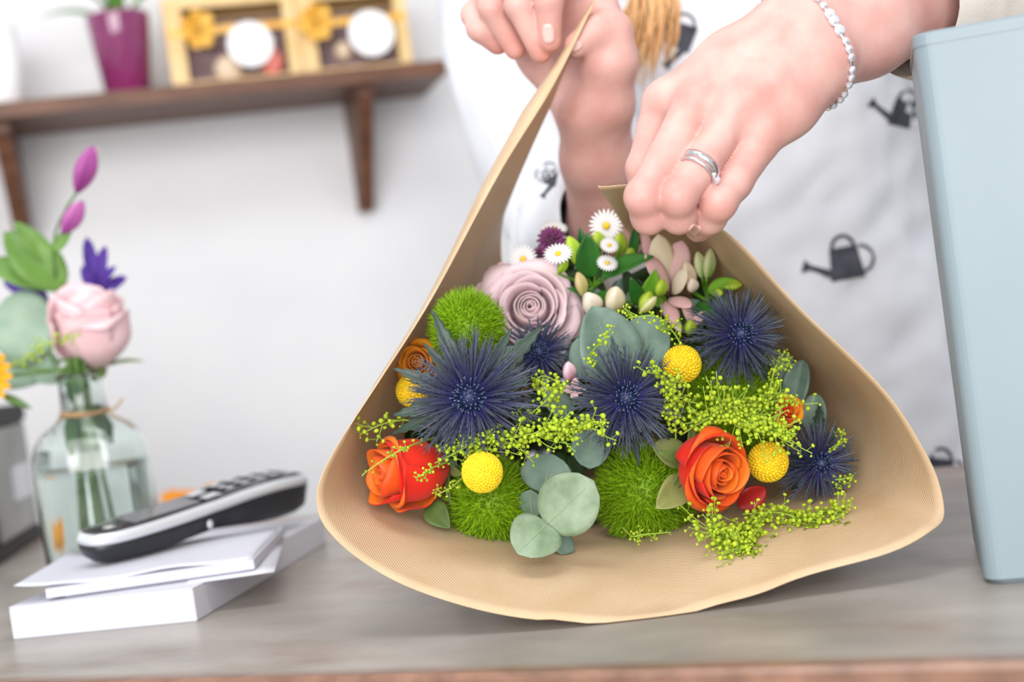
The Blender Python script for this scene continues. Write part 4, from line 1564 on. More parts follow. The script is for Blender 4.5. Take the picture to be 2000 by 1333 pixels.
def bud(parent, base, tip, r, c0=(150, 190, 50), c1=(222, 226, 150), name='bud'):
    base, tip = np.asarray(base), np.asarray(tip)
    L = np.linalg.norm(tip - base)
    M = frame(base, tip - base)
    b = MB()
    n = 24
    rows = []
    cols = []
    for i in range(9):
        q = i / 8
        rr = r * math.sin(math.pi * min(0.04 + q * 0.93, 1)) ** 0.75
        ang = np.linspace(0, 2 * math.pi, n, endpoint=False)
        rb_ = rr * (1 + 0.13 * np.cos(3 * ang))
        rows.append(xf(np.stack([rb_ * np.cos(ang), rb_ * np.sin(ang), np.full(n, L * q)], 1), M))
        k = np.clip(0.5 + 0.5 * np.cos(3 * ang), 0, 1)[:, None] * 0.6
        e = min(1, max(0, q * 1.3 - 0.2))
        base_c = np.array(srgb(*c0)) * (1 - e * 0.7) + np.array(srgb(*c1)) * e * 0.7
        cols.append(base_c * (1 - k) + np.array(srgb(*c1)) * k * 1.0)
    v, f = loft(rows)
    b.add(v, f, 0, np.concatenate(cols))
    return b.build(name, m_bud, parent, world=True, color=True)


def alstro(label, root, buds, leaves, petals):
    C = P(*root)
    t = thing('alstroemeria', label, 'alstroemeria', at(C), 'alstroemeria stems in the bouquet')
    for (bx, by, bd), (tx, ty, td), r, c0, c1 in buds:
        b_ = P(bx, by, bd)
        bud(t, b_, P(tx, ty, td), r * bd / FPX, c0, c1)
        MB().add(*tube(catmull([b_, b_ * 0.6 + C * 0.4 - V(0, 0, 1) * 0.006, C], 7), 0.0009, 6)).build('pedicel', m_alight, t, world=True)
    for bp, tp, hw, nor, m_ in leaves:
        leaf(t, 'leaf', P(*bp), P(*tp), hw * bp[2] / FPX, V(*nor), [m_, m_], p0=0.8, p1=0.8, fold=0.3, curl=0.2)
    for bp, tp, hw, nor, m_ in petals:
        leaf(t, 'petal', P(*bp), P(*tp), hw * bp[2] / FPX, V(*nor), [m_, m_], t=0.0005, p0=1.1, p1=0.6, fold=-0.25, curl=0.35)
    stem(t, C, V(0, 0, 1), 0.0018)
    return t


GRN, LIM, CRM, PNK = (110, 168, 36), (196, 214, 70), (236, 230, 190), (240, 200, 190)
alstro('alstroemeria with dark pointed leaves and green buds behind the lilac rose', (1160, 560, 0.955),
       [((1130, 520, 0.935), (1110, 462, 0.935), 16, GRN, LIM), ((1172, 490, 0.945), (1165, 452, 0.945), 14, GRN, LIM), ((1205, 500, 0.94), (1212, 455, 0.94), 15, GRN, LIM),
        ((1140, 580, 0.93), (1128, 532, 0.928), 13, (150, 160, 70), (220, 190, 150)), ((1220, 520, 0.945), (1240, 470, 0.945), 12, GRN, LIM), ((1090, 535, 0.93), (1108, 505, 0.928), 9, GRN, LIM)],
       [((1150, 545, 0.94), (1148, 458, 0.925), 26, (0, 0.2, 1), m_aleaf), ((1170, 540, 0.94), (1272, 496, 0.92), 22, (0, 0.7, 1), m_aleaf),
        ((1235, 505, 0.945), (1242, 438, 0.935), 10, (0, 0.2, 1), m_aleaf), ((1140, 500, 0.945), (1133, 445, 0.94), 10, (0, 0.2, 1), m_aleaf),
        ((1180, 590, 0.94), (1110, 560, 0.93), 10, (0, 0.5, 1), m_aleaf), ((1150, 590, 0.945), (1215, 575, 0.93), 16, (0, 0.7, 1), m_aleaf)], [])
alstro('alstroemeria with open pink and cream flower under the florist’s hand'.replace('’', ''), (1290, 570, 0.955),
       [((1160, 610, 0.93), (1150, 575, 0.915), 20, (226, 206, 180), (244, 236, 220)), ((1195, 612, 0.93), (1205, 562, 0.915), 20, (220, 210, 120), (246, 232, 220)),
        ((1252, 612, 0.92), (1270, 570, 0.915), 15, GRN, LIM), ((1285, 580, 0.925), (1295, 545, 0.92), 13, GRN, LIM), ((1345, 655, 0.92), (1350, 625, 0.915), 12, GRN, LIM),
        ((1250, 612, 0.915), (1282, 580, 0.91), 10, LIM, CRM)],
       [((1260, 590, 0.935), (1282, 530, 0.92), 17, (0.2, 0.2, 1), m_alight), ((1255, 600, 0.935), (1232, 545, 0.92), 15, (-0.3, 0.3, 1), m_aleaf),
        ((1310, 640, 0.94), (1345, 590, 0.93), 16, (0.2, 0.4, 1), m_aleaf), ((1300, 600, 0.945), (1240, 560, 0.94), 14, (0, 0.5, 1), m_alight)],
       [((1300, 560, 0.945), (1290, 465, 0.925), 26, (0.1, 0.0, 1), m_acream), ((1310, 560, 0.945), (1330, 475, 0.93), 26, (-0.2, 0, 1), m_apink), ((1310, 570, 0.94), (1270, 500, 0.92), 18, (0.3, 0.2, 1), m_apink),
        ((1310, 575, 0.94), (1332, 530, 0.92), 18, (-0.2, 0.5, 1), m_acream), ((1305, 580, 0.94), (1345, 590, 0.915), 16, (-0.1, 0.7, 1), m_apink), ((1300, 585, 0.94), (1320, 622, 0.915), 15, (0, 0.7, 1), m_apink),
        ((1275, 520, 0.95), (1258, 448, 0.94), 12, (0.1, 0.2, 1), m_apink), ((1290, 590, 0.94), (1330, 640, 0.92), 12, (0, 0.7, 1), m_acream)])
alstro('alstroemeria with striped cream buds leaning on the right paper flap', (1385, 590, 0.95),
       [((1372, 545, 0.935), (1362, 492, 0.93), 13, GRN, CRM), ((1380, 545, 0.93), (1388, 486, 0.925), 13, GRN, CRM), ((1352, 565, 0.935), (1338, 510, 0.93), 14, (220, 190, 170), (240, 226, 200)), ((1412, 560, 0.92), (1450, 556, 0.918), 11, GRN, LIM),
        ((1395, 575, 0.925), (1412, 572, 0.92), 9, GRN, LIM), ((1352, 570, 0.935), (1352, 545, 0.925), 12, (226, 206, 180), (244, 230, 216))],
       [((1380, 570, 0.935), (1437, 545, 0.92), 15, (0, 0.5, 1), m_alight), ((1362, 590, 0.94), (1400, 640, 0.93), 18, (0.3, 0.4, 1), m_aleaf)],
       [((1360, 640, 0.935), (1340, 600, 0.92), 10, (0, 0.4, 1), m_apink), ((1345, 640, 0.93), (1375, 610, 0.92), 9, (0, 0.4, 1), m_apink)])

# ---------------------------------------------------------------- little daisies (asters)
m_ray = petal_mat('aster_ray', srgb(246, 244, 244), srgb(250, 250, 250), trans=0.3)
m_disc = mat('aster_disc', srgb(222, 178, 30), srgb(240, 204, 60), rough=0.7, scale=300, bump=0.4)
m_purp = petal_mat('plum_petal', srgb(112, 44, 92), srgb(150, 76, 130))


def aster(label, cx, cy, d_, zdir, R, n=22):
    s = d_ / FPX
    R *= s
    C = P(cx, cy, d_)
    t = thing('aster', label, 'aster', frame(C, zdir), 'small white asters in the bouquet')
    G0 = leaf_grid(R, R * 0.10, 6, 3, 1.1, 0.5, 0.1, 0.15)
    me = None
    for k in range(n):
        a = k * 2 * math.pi / n
        dv = np.array([math.cos(a), math.sin(a), 0.12])
        if me is None:
            o = MB().add(*sheet(place_grid(G0, dv * R * 0.12, dv * R, (0, 0, 1)), 0.0003, (0, 0))).build('ray_petal', m_ray, t)
            me = o.data
        else:
            o = bpy.data.objects.new('ray_petal', me)
            COL.objects.link(o)
            o.parent = t
            o.rotation_euler = (0, 0, a)
    v, f = ellipsoid((0, 0, R * 0.1), (R * 0.24, R * 0.24, R * 0.14), 14, 8)
    MB().add(v, f).build('disc', m_disc, t)
    stem(t, C, zdir, 0.0009)
    return t


aster('white aster touching the corner of the paper flap', 1184, 442, 0.955, V(0.0, 0.15, 1), 32)
aster('white aster beside the plum chrysanthemum', 1090, 497, 0.925, V(-0.15, 0.7, 0.8), 27)
aster('white aster tucked between alstroemeria leaves', 1186, 515, 0.925, V(0.1, 0.6, 0.8), 20)
aster('white aster behind the lilac rose', 1022, 507, 0.96, V(-0.1, 0.1, 1), 27)
aster('white aster behind the plum chrysanthemum', 1082, 448, 0.975, V(0.0, 0.8, 0.6), 25)
aster('tiny white aster below the flap corner', 1190, 480, 0.924, V(0.1, 0.5, 0.8), 18)


def pompon(label, cx, cy, d_, R, m_, n=60):
    s = d_ / FPX
    R *= s
    C = P(cx, cy, d_)
    t = thing('chrysanthemum', label, 'chrysanthemum', frame(C, V(-0.2, 0.4, 1)))
    G0 = leaf_grid(R * 0.75, R * 0.13, 5, 3, 1.1, 0.5, 0.5, 0.3)
    for k in range(n):
        q = (k + 0.5) / n
        el = math.radians(85 * (1 - q) - 5)
        a = k * 2.4
        dv = np.array([math.cos(a) * math.cos(el), math.sin(a) * math.cos(el), math.sin(el)])
        MB().add(*sheet(place_grid(G0, dv * R * 0.3, dv * R, (0, 0, 1.01)), 0.0004, (0, 0))).build('petal', m_, t)
    stem(t, C, V(0, 0, 1), 0.0012)


pompon('small plum chrysanthemum behind the white aster', 1078, 472, 0.955, 30, m_purp)
pompon('plum chrysanthemum bud beneath the white aster', 1056, 504, 0.972, 22, m_purp, 40)
# wax flower bud and pale bits
m_wax2 = petal_mat('wax_petal', srgb(226, 176, 190), srgb(246, 222, 222))
t = thing('wax_flower', 'small pink wax flower bud between the two middle sea hollies', 'wax flower', at(P(1112, 735, 0.875)))
bud(t, P(1112, 745, 0.875), P(1110, 708, 0.868), 14 * 0.87 / FPX, (190, 120, 150), (240, 210, 220))
for k in range(4):
    a = k * 1.6
    leaf(t, 'petal', P(1122, 762, 0.875), P(1122 + 22 * math.cos(a), 762 + 22 * math.sin(a), 0.868), 8 * 0.87 / FPX, V(0, 0.2, 1), [m_wax2, m_wax2], p0=1.1, p1=0.6)
stem(t, P(1112, 750, 0.876), V(0, 0, 1), 0.0009)
t = thing('hydrangea', 'pale pink floret cluster beside the lilac rose against the paper', 'hydrangea', at(P(952, 570, 0.975)))
for j, (x, y) in enumerate(((940, 570), (958, 548), (972, 540), (945, 590), (985, 528))):
    for k in range(4):
        a = k * 1.571 + j
        leaf(t, 'petal', P(x, y, 0.965), P(x + 17 * math.cos(a), y + 17 * math.sin(a), 0.96), 9 * 0.96 / FPX, V(-0.1, 0.2, 1), [m_wax2, m_wax2], p0=1.1, p1=0.5)
    MB().add(*tube([P(x, y, 0.966), P(965, 600, 0.985)], 0.0008, 5)).build('pedicel', m_stem, t, world=True)
stem(t, P(965, 600, 0.985), V(0, 0, 1), 0.0014)

build_stems()
_in = ('sea_holly', 'green_dianthus', 'pennycress_sprig', 'foliage_sprig', 'eucalyptus_sprig', 'rose', 'alstroemeria', 'hydrangea', 'craspedia')
for o in list(bpy.data.objects):
    if o.parent is not None and o.type == 'MESH' and o.data.users == 1:
        q = o
        while q.parent is not None:
            q = q.parent
        if q.name.split('.')[0] in _in:
            press_inside(o)

# ================================================================== flowers in the bottle vase
VD = float((VB - CAM) @ FW)


def vstem(parent, start, slot, r=0.0016, via=None):
    """stem through the bottle neck: slot is (angle, radius px) among the stems standing side by side"""
    a, q = math.radians(slot[0]), slot[1]
    at_ = lambda k, z: VB + np.array([px(q * k * math.cos(a)), px(q * k * math.sin(a)), px(z)])
    p_ = [np.asarray(start)] + ([np.asarray(via)] if via is not None else [])
    p_ += [at_(1.15, 402), at_(1.0, 345), at_(1.0, 300), at_(1.5, 180), at_(2.2, 40)]
    return MB().add(*tube(catmull(p_, 34), r, 7)).build('stem', m_stem, parent, world=True)


vr = rose('rose', 'soft pink rose standing in the glass bottle vase', 160, 564, VD, V(-0.10, 0.96, 0.30), 90, 170, [m_pk_in, m_pk_out], 0.9,
          n_in=7, n_mid=5, n_out=5, flare=0.08, seed=31, cup=1.0, jit=0.8, stem_to=False)
vstem(vr, np.array(vr.matrix_basis.translation), (0, 0), 0.0030)
m_gleaf = mat('fresh_green_leaf', srgb(92, 136, 54), srgb(122, 164, 78), rough=0.4, scale=30, trans=0.2)
m_euv = mat('vase_eucalyptus', srgb(132, 162, 140), srgb(166, 188, 166), rough=0.5, scale=40, trans=0.1)
m_leafw = mat('wet_leaf', srgb(66, 100, 58), srgb(96, 132, 82), rough=0.4, scale=40, trans=0.15)
t = thing('leaf_branch', 'bright green pointed leaves above the pink rose', 'foliage', at(P(120, 620, VD)))
for bp, tp, hw, nor in (((128, 565), (8, 452), 46, (0.2, 0.3, 1)), ((110, 560), (-40, 505), 30, (0, 0.5, 1)), ((110, 520), (28, 432), 22, (0.2, 0.3, 1))):
    leaf(t, 'leaf', P(*bp, VD + 0.046), P(*tp, VD + 0.03), hw * VD / FPX, V(*nor), [m_gleaf, m_gleaf], p0=0.85, p1=0.7, fold=0.2)
vstem(t, P(122, 555, VD + 0.046), (140, 15), 0.0016, via=P(128, 700, VD + 0.062))
for k, (x0, z0, x1, z1, w, yo) in enumerate(((-6, 315, -30, 225, 15, -27), (8, 312, 16, 212, 17, -27), (12, 310, 34, 240, 14, 27), (-4, 316, -8, 236, 16, 27), (6, 372, 2, 318, 12, -26), (-10, 370, -8, 318, 11, -26))):
    leaf(t, 'leaf', VB + np.array([px(x0), px(yo), px(z0)]), VB + np.array([px(x1), px(yo), px(z1)]), px(w), (0.2 * (k - 2), -1, 0.1), [m_leafw, m_leafw], p0=0.8, p1=0.7, fold=0.3)
m_clem = petal_mat('clematis_petal', srgb(150, 64, 140), srgb(196, 112, 182))
m_clemd = petal_mat('violet_petal', srgb(72, 44, 140), srgb(98, 66, 168))
t = thing('clematis', 'magenta clematis buds on a thin stem in the vase', 'clematis', at(P(105, 470, VD)))
bud(t, P(150, 376, VD), P(182, 286, VD), 21 * VD / FPX, (130, 44, 122), (188, 96, 168))
bud(t, P(122, 456, VD), P(162, 393, VD), 18 * VD / FPX, (150, 64, 140), (200, 116, 182))
leaf(t, 'leaf', P(105, 492, VD), P(140, 444, VD), 13 * VD / FPX, V(0, 0.2, 1), [m_gleaf, m_gleaf], p0=0.8, p1=0.8)
for bp, tp in (((178, 300), (188, 286)), ((180, 298), (197, 293))):
    MB().add(*tube([P(*bp, VD), P(*tp, VD)], [0.0012, 0.0004], 5)).build('style', m_wax2, t, world=True)
MB().add(*tube(catmull([P(150, 376, VD), P(120, 425, VD), P(104, 480, VD + 0.02), P(110, 560, VD + 0.05)], 10), 0.0011, 6)).build('pedicel', m_stem, t, world=True)
MB().add(*tube([P(122, 456, VD), P(106, 478, VD)], 0.001, 6)).build('pedicel', m_stem, t, world=True)
vstem(t, P(110, 560, VD + 0.05), (168, 15), 0.0013, via=P(100, 700, VD + 0.040))
t = thing('clematis', 'violet clematis flower with narrow curled petals above the pink rose', 'clematis', at(P(190, 560, VD)))
for k, (tx, ty, w, cu) in enumerate(((168, 462, 14, 0.5), (203, 482, 13, 0.3), (218, 522, 11, 0.4), (252, 545, 13, -0.3), (160, 520, 12, 0.2), (225, 560, 12, 0.3), (182, 500, 10, 0.3))):
    leaf(t, 'petal', P(190, 572, VD + 0.048), P(tx, ty, VD + 0.044 - 0.006 * (k % 3)), w * VD / FPX, V(0.2 - 0.1 * k, 0.3, 1), [m_clemd, m_clemd], p0=1.1, p1=0.5, fold=0.6, curl=cu)
vstem(t, P(190, 572, VD + 0.05), (50, 15), 0.0015, via=P(200, 700, VD + 0.066))
t = thing('clematis', 'violet clematis petal showing behind the round eucalyptus leaf', 'clematis', at(P(60, 580, VD + 0.04)))
for tx, ty, w in ((5, 548, 16), (40, 545, 14), (92, 590, 14)):
    leaf(t, 'petal', P(95, 590, VD + 0.066) if tx < 90 else P(60, 560, VD + 0.066), P(tx, ty, VD + 0.066), w * VD / FPX, V(0, 0.3, 1), [m_clemd, m_clemd], p0=1.0, p1=0.5, fold=0.3)
vstem(t, P(95, 590, VD + 0.066), (84, 15), 0.0013, via=P(164, 700, VD + 0.070))
t = thing('eucalyptus_sprig', 'large round grey-green eucalyptus leaves in the vase', 'eucalyptus', at(P(100, 720, VD)))
for bp, tp, hw, nor, dd in (((112, 640), (-20, 640), 74, (0.2, 0.1, 1), 0.052), ((120, 705), (-30, 740), 44, (0.1, 0.5, 1), 0.050), ((140, 735), (60, 735), 20, (0, 0.5, 1), 0.046)):
    leaf(t, 'leaf', P(*bp, VD + dd), P(*tp, VD + dd - 0.01), hw * VD / FPX, V(*nor), [m_euv, m_euv], p0=0.95, p1=0.5, fold=0.15)
MB().add(*tube(catmull([P(112, 640, VD + .052), P(122, 690, VD + .050), P(150, 742, VD + .046)], 8), 0.0014, 6)).build('twig', m_stem, t, world=True)
vstem(t, P(150, 742, VD + .046), (112, 15), 0.0014)
m_sun = petal_mat('sunny_petal', srgb(246, 168, 0), srgb(252, 190, 30))
t = thing('sunflower', 'small golden yellow sunflower leaning out of the vase', 'sunflower', at(P(-40, 735, VD - 0.03)))
for k in range(18):
    a = k * 2 * math.pi / 18
    leaf(t, 'petal', P(-40 + 22 * math.cos(a), 735 + 22 * math.sin(a), VD - 0.03), P(-40 + 64 * math.cos(a), 735 + 64 * math.sin(a), VD - 0.034), 9 * VD / FPX, V(-0.3, 0.1, 1), [m_sun, m_sun], p0=1.0, p1=0.5)
v, f = ellipsoid((0, 0, 0), (26 * VD / FPX, 26 * VD / FPX, 26 * VD / FPX), 16, 10)
MB().add(v, f).build('disc', m_soil, t)
leaf(t, 'leaf', P(0, 770, VD - 0.02), P(62, 798, VD - 0.02), 8 * VD / FPX, V(0, 0.4, 1), [m_stem, m_stem], p0=0.8, p1=0.8)
vstem(t, P(-35, 740, VD - 0.02), (200, 15), 0.0016, via=P(118, 722, VD - 0.014))
tt = thlaspi('lime pennycress sprig crossing in front of the pink rose', [(20, 716, VD - 0.03), (60, 696, VD - 0.045), (105, 668, VD - 0.06), (158, 655, VD - 0.07)], 34, 26, 51, pod=4.2, clump=0.2)
tt['group'] = 'lime pennycress in the vase'
del tt['group']
vstem(tt, P(20, 716, VD - 0.03), (235, 15), 0.0011, via=P(126, 724, VD - 0.026))

# orange flower head lying on the counter behind the phone
m_orp = petal_mat('orange_petal', srgb(250, 160, 20), srgb(252, 184, 60))
oc = T(400, 985)
od = float((oc - CAM) @ FW)
t = thing('orange_bloom', 'loose orange flower heads lying behind the phone', 'flower', at(oc))
t['label'] = 'loose orange flower lying on the counter behind the phone'
for k, (x0, y0, x1, y1, w) in enumerate(((400, 985, 450, 948, 14), (400, 985, 352, 962, 14), (395, 988, 420, 945, 14), (395, 988, 385, 958, 14), (390, 990, 312, 968, 20), (390, 992, 318, 990, 16), (400, 990, 470, 965, 14), (395, 990, 345, 985, 14))):
    leaf(t, 'petal', P(x0, y0, od), P(x1, y1, od), w * od / FPX, V(0, 0.6, 1), [m_orp, m_orp], p0=1.0, p1=0.5)
v, f = ellipsoid((0, 0, 0.006), (0.016, 0.014, 0.006), 12, 8)
MB().add(v, f).build('disc', m_sun, t)
# ================================================================== the florist
def skin_mat():
    m, nt, b, out = _mat('skin')
    N, L = nt.nodes, nt.links
    tc = N.new('ShaderNodeTexCoord')
    n1 = N.new('ShaderNodeTexNoise')
    n1.inputs['Scale'].default_value = 45
    n1.inputs['Detail'].default_value = 5
    L.new(tc.outputs['Object'], n1.inputs['Vector'])
    rp = N.new('ShaderNodeValToRGB')
    rp.color_ramp.elements[0].position = 0.3
    rp.color_ramp.elements[1].position = 0.72
    rp.color_ramp.elements[0].color = (*srgb(206, 152, 143), 1)
    rp.color_ramp.elements[1].color = (*srgb(223, 180, 171), 1)
    L.new(n1.outputs['Fac'], rp.inputs['Fac'])
    at_ = N.new('ShaderNodeAttribute')
    at_.attribute_name = 'col'
    mx = N.new('ShaderNodeMix')
    mx.data_type = 'RGBA'
    mx.blend_type = 'MULTIPLY'
    mx.inputs['Factor'].default_value = 1.0
    L.new(rp.outputs['Color'], mx.inputs[6])
    L.new(at_.outputs['Color'], mx.inputs[7])
    L.new(mx.outputs[2], b.inputs['Base Color'])
    b.inputs['Roughness'].default_value = 0.48
    b.inputs['Specular IOR Level'].default_value = 0.35
    b.inputs['Subsurface Weight'].default_value = 0.25
    b.inputs['Subsurface Radius'].default_value = (0.006, 0.002, 0.001)
    b.inputs['Subsurface Scale'].default_value = 1.0
    n2 = N.new('ShaderNodeTexVoronoi')
    n2.inputs['Scale'].default_value = 900
    L.new(tc.outputs['Object'], n2.inputs['Vector'])
    bp = N.new('ShaderNodeBump')
    bp.inputs['Strength'].default_value = 0.08
    bp.inputs['Distance'].default_value = 0.0006
    L.new(n2.outputs['Distance'], bp.inputs['Height'])
    L.new(bp.outputs['Normal'], b.inputs['Normal'])
    return m


m_skin = skin_mat()
m_nail = mat('nail', srgb(232, 186, 178), rough=0.3, spec=0.5, coat=0.1)
m_shirt = mat('white_linen', srgb(220, 223, 230), srgb(232, 234, 240), rough=0.85, scale=14, bump=0.12, bscale=500, sheen=0.15)
m_beige = mat('beige_linen', srgb(206, 198, 188), srgb(220, 213, 204), rough=0.85, scale=20, bump=0.15, bscale=500)
m_print = mat('charcoal_print', srgb(58, 60, 70), srgb(84, 86, 96), rough=0.85, scale=60)
m_hair = mat('copper_hair', srgb(206, 146, 86), srgb(240, 200, 146), rough=0.4, scale=30, stretch=(8, 8, 1), spec=0.5)
m_trouser = mat('dark_trousers', srgb(60, 66, 84), srgb(76, 82, 100), rough=0.85, scale=30)


def pts(*a):
    return [P(*q) for q in a]


# ---- her left hand (the one with rings), holding the right flap between fingers and thumb
def build_left_hand():
    w1 = P(1580, 62, 0.822); w2 = P(1596, 140, 0.826)
    S = Solid(np.minimum(P(1180, 500, 0.77), P(1900, -150, 0.77)) - np.array([0.03, 0.03, 0.04]),
              np.maximum(P(1900, 480, 0.95), P(1180, -150, 0.95)) + np.array([0.03, 0.03, 0.03]), 0.0014)
    mcp = pts((1296, 200, 0.834), (1356, 205, 0.816), (1428, 232, 0.810), (1482, 278, 0.814))
    wr = [P(1545, 40, 0.828), P(1562, 70, 0.815), P(1582, 110, 0.812), P(1590, 150, 0.818)]
    # palm
    for i in range(4):
        mid = (mcp[i] * 0.5 + wr[i] * 0.5) + V(0, 0, 1) * 0.0035
        S.chain([wr[i], mid, mcp[i]], [0.0175, 0.0150, 0.0108], 0.012)
    for i in range(3):
        S.capsule((mcp[i] + mcp[i + 1]) / 2 - V(0, 0, 1) * 0.004, (wr[i] + wr[i + 1]) / 2, 0.0115, 0.0165, 0.012)
    # underside of the palm, thumb base
    S.chain([P(1540, 70, 0.845), P(1440, 170, 0.85), P(1370, 260, 0.846)], [0.018, 0.020, 0.014], 0.014)
    S.chain([P(1520, 80, 0.85), P(1410, 170, 0.868), P(1345, 265, 0.874)], [0.016, 0.0165, 0.012], 0.012)
    S.chain([P(1345, 265, 0.874), P(1312, 322, 0.878), P(1296, 366, 0.869)], [0.0115, 0.0105, 0.0085], 0.004)
    # forearm
    S.chain([P(1570, 62, 0.826), P(1690, 20, 0.85), P(1850, -60, 0.90), P(2060, -140, 0.97)], [0.0235, 0.027, 0.034, 0.040], 0.012)
    S.chain([P(1592, 128, 0.826), P(1690, 72, 0.848), P(1850, -20, 0.90), P(2060, -110, 0.97)], [0.0195, 0.0225, 0.030, 0.040], 0.012)
    # fingers
    fing = S.like()
    chains = [
        (pts((1292, 208, 0.834), (1257, 330, 0.834), (1260, 385, 0.836), (1276, 412, 0.842)), [0.0116, 0.0100, 0.0090, 0.0080]),
        (pts((1350, 215, 0.815), (1298, 310, 0.797), (1256, 385, 0.787), (1267, 424, 0.797), (1284, 424, 0.838)), [0.0118, 0.0101, 0.0099, 0.0096, 0.0084]),
        (pts((1422, 240, 0.809), (1368, 325, 0.793), (1324, 386, 0.784), (1326, 423, 0.796), (1333, 422, 0.838)), [0.0116, 0.0101, 0.0099, 0.0096, 0.0084]),
        (pts((1476, 286, 0.813), (1434, 356, 0.802), (1402, 396, 0.795), (1385, 424, 0.806), (1364, 447, 0.828)), [0.0118, 0.0100, 0.0102, 0.0096, 0.0080]),
    ]
    for c, r in chains:
        f1 = S.like()
        f1.chain(c, r, 0.004)
        # knuckle
        f1.capsule(c[-3] + V(0, 0.1, 1) * 0.0022, c[-3] + V(0, 0.1, 1) * 0.0023, 0.0083, 0.0083, 0.005)
        fing.union(f1, 0.0006)
    S.union(fing, 0.003)
    # extensor tendons and knuckle heads
    for i in range(4):
        top = V(-0.15, 0.35, 1)
        S.capsule(mcp[i] + top * 0.0058, mcp[i] + top * 0.006, 0.0088, 0.0088, 0.009)
        a_ = mcp[i] + top * 0.0108
        b_ = wr[i] * 0.75 + mcp[i] * 0.25 + V(0, 0.2, 1) * 0.0155
        S.capsule(a_ + V(0, 0, 1) * 0.0006, b_ + V(0, 0, 1) * 0.0004, 0.0028, 0.0020, 0.005)
    # wrist bone
    S.capsule(P(1618, 118, 0.808), P(1620, 118, 0.808), 0.010, 0.010, 0.014)
    return S, mcp, chains


def build_right_hand():
    S = Solid(np.minimum(P(850, 620, 0.90), P(850, -180, 0.90)) - np.array([0.02, 0.02, 0.03]), np.maximum(P(1330, -230, 1.27), P(1330, 0, 1.27)) + np.array([0.03, 0.03, 0.03]), 0.0018)
    wr = P(1166, 225, 1.0)
    mcp = pts((1158, -70, 0.985), (1104, -92, 0.995), (1046, -80, 1.01), (992, -40, 1.025))
    wrs = pts((1190, 190, 0.99), (1170, 200, 1.0), (1150, 205, 1.01), (1130, 210, 1.02))
    for i in range(4):
        S.chain([wrs[i], (wrs[i] + mcp[i]) / 2 + V(0, 0, -1) * 0.006, mcp[i]], [0.016, 0.0155, 0.013], 0.013)
    # heel of the hand and little finger side
    S.chain([P(1120, 195, 1.015), P(1060, 110, 1.02), P(1000, 30, 1.025)], [0.014, 0.015, 0.012], 0.012)
    S.chain([P(1180, 190, 0.99), P(1192, 120, 0.975), P(1192, 62, 0.97)], [0.015, 0.0165, 0.0135], 0.012)
    # forearm
    S.chain([P(1178, 215, 1.0), P(1178, 310, 1.03), P(1205, 430, 1.08), P(1232, 518, 1.20)], [0.020, 0.0205, 0.027, 0.033], 0.012)
    S.chain([P(1142, 222, 1.005), P(1150, 310, 1.035), P(1180, 440, 1.09), P(1232, 522, 1.20)], [0.0175, 0.019, 0.026, 0.033], 0.012)
    th = S.like()
    th.chain(pts((1196, 62, 0.97), (1164, 62, 0.962), (1124, 90, 0.962)), [0.0135, 0.0115, 0.0088], 0.004)
    S.union(th, 0.006)
    fing = S.like()
    chains = [
        (pts((1158, -70, 0.985), (1086, -85, 0.955), (1072, 0, 0.947), (1074, 80, 0.953)), [0.0120, 0.0104, 0.0095, 0.0078]),
        (pts((1104, -92, 0.995), (1016, -80, 0.963), (1012, 10, 0.955), (1056, 102, 0.962)), [0.0120, 0.0104, 0.0093, 0.0078]),
        (pts((1046, -80, 1.01), (956, -50, 0.975), (960, 15, 0.968), (1006, 96, 0.978)), [0.0115, 0.0100, 0.0090, 0.0076]),
        (pts((980, -40, 1.02), (924, 28, 0.990), (936, 56, 0.980), (972, 86, 0.988)), [0.0108, 0.0085, 0.0086, 0.0078]),
    ]
    for c, r in chains:
        f1 = S.like()
        f1.chain(c, r, 0.004)
        fing.union(f1, 0.0004)
    S.union(fing, 0.003)
    return S, chains


SL, mcpL, chL = build_left_hand()
vL, fL = SL.mesh()
SR, chR = build_right_hand()
vR, fR = SR.mesh()


def smooth_mesh(v, f, it=2, lam=0.5):
    v = np.array(v)
    F = np.array(f)
    E = np.concatenate([F[:, [0, 1]], F[:, [1, 2]], F[:, [2, 3]], F[:, [3, 0]]])
    E = np.concatenate([E, E[:, ::-1]])
    cnt = np.bincount(E[:, 0], minlength=len(v))[:, None]
    for _ in range(it):
        s = np.zeros_like(v)
        np.add.at(s, E[:, 0], v[E[:, 1]])
        v = v + lam * (s / np.maximum(cnt, 1) - v)
    return v


vL = smooth_mesh(vL, fL, 3)
vR = smooth_mesh(vR, fR, 3)

# ---- the rest of the body, under the clothes
TC = np.array([0.215, 1.37])          # torso axis on plan
ELB_L, ELB_R = P(2060, -125, 0.97), P(1232, 520, 1.20)
SHO_L = np.array([0.385, 1.27, 0.50]); SHO_R = np.array([0.065, 1.37, 0.50])
SB = Solid((-0.1, 0.9, FLOORZ), (0.65, 1.6, 0.95), 0.010)
SB.chain([(0.215, 1.375, -0.10), (0.215, 1.375, 0.10), (0.215, 1.375, 0.32), (0.215, 1.365, 0.46)], [0.10, 0.09, 0.10, 0.075], 0.04)
SB.chain([SHO_R, (0.215, 1.33, 0.50), SHO_L], [0.045, 0.07, 0.045], 0.05)
SB.chain([(0.215, 1.325, 0.5), (0.21, 1.305, 0.60)], [0.055, 0.05], 0.03)
hd = np.array([0.20, 1.265, 0.70])
SB.chain([hd + np.array([0, 0.02, 0.03]), hd + np.array([0, 0.005, 0.0]), hd + np.array([-0.015, -0.035, -0.055])], [0.082, 0.078, 0.045], 0.05)
SB.capsule(hd + np.array([-0.035, -0.085, 0.012]), hd + np.array([-0.042, -0.10, -0.018]), 0.012, 0.015, 0.02)
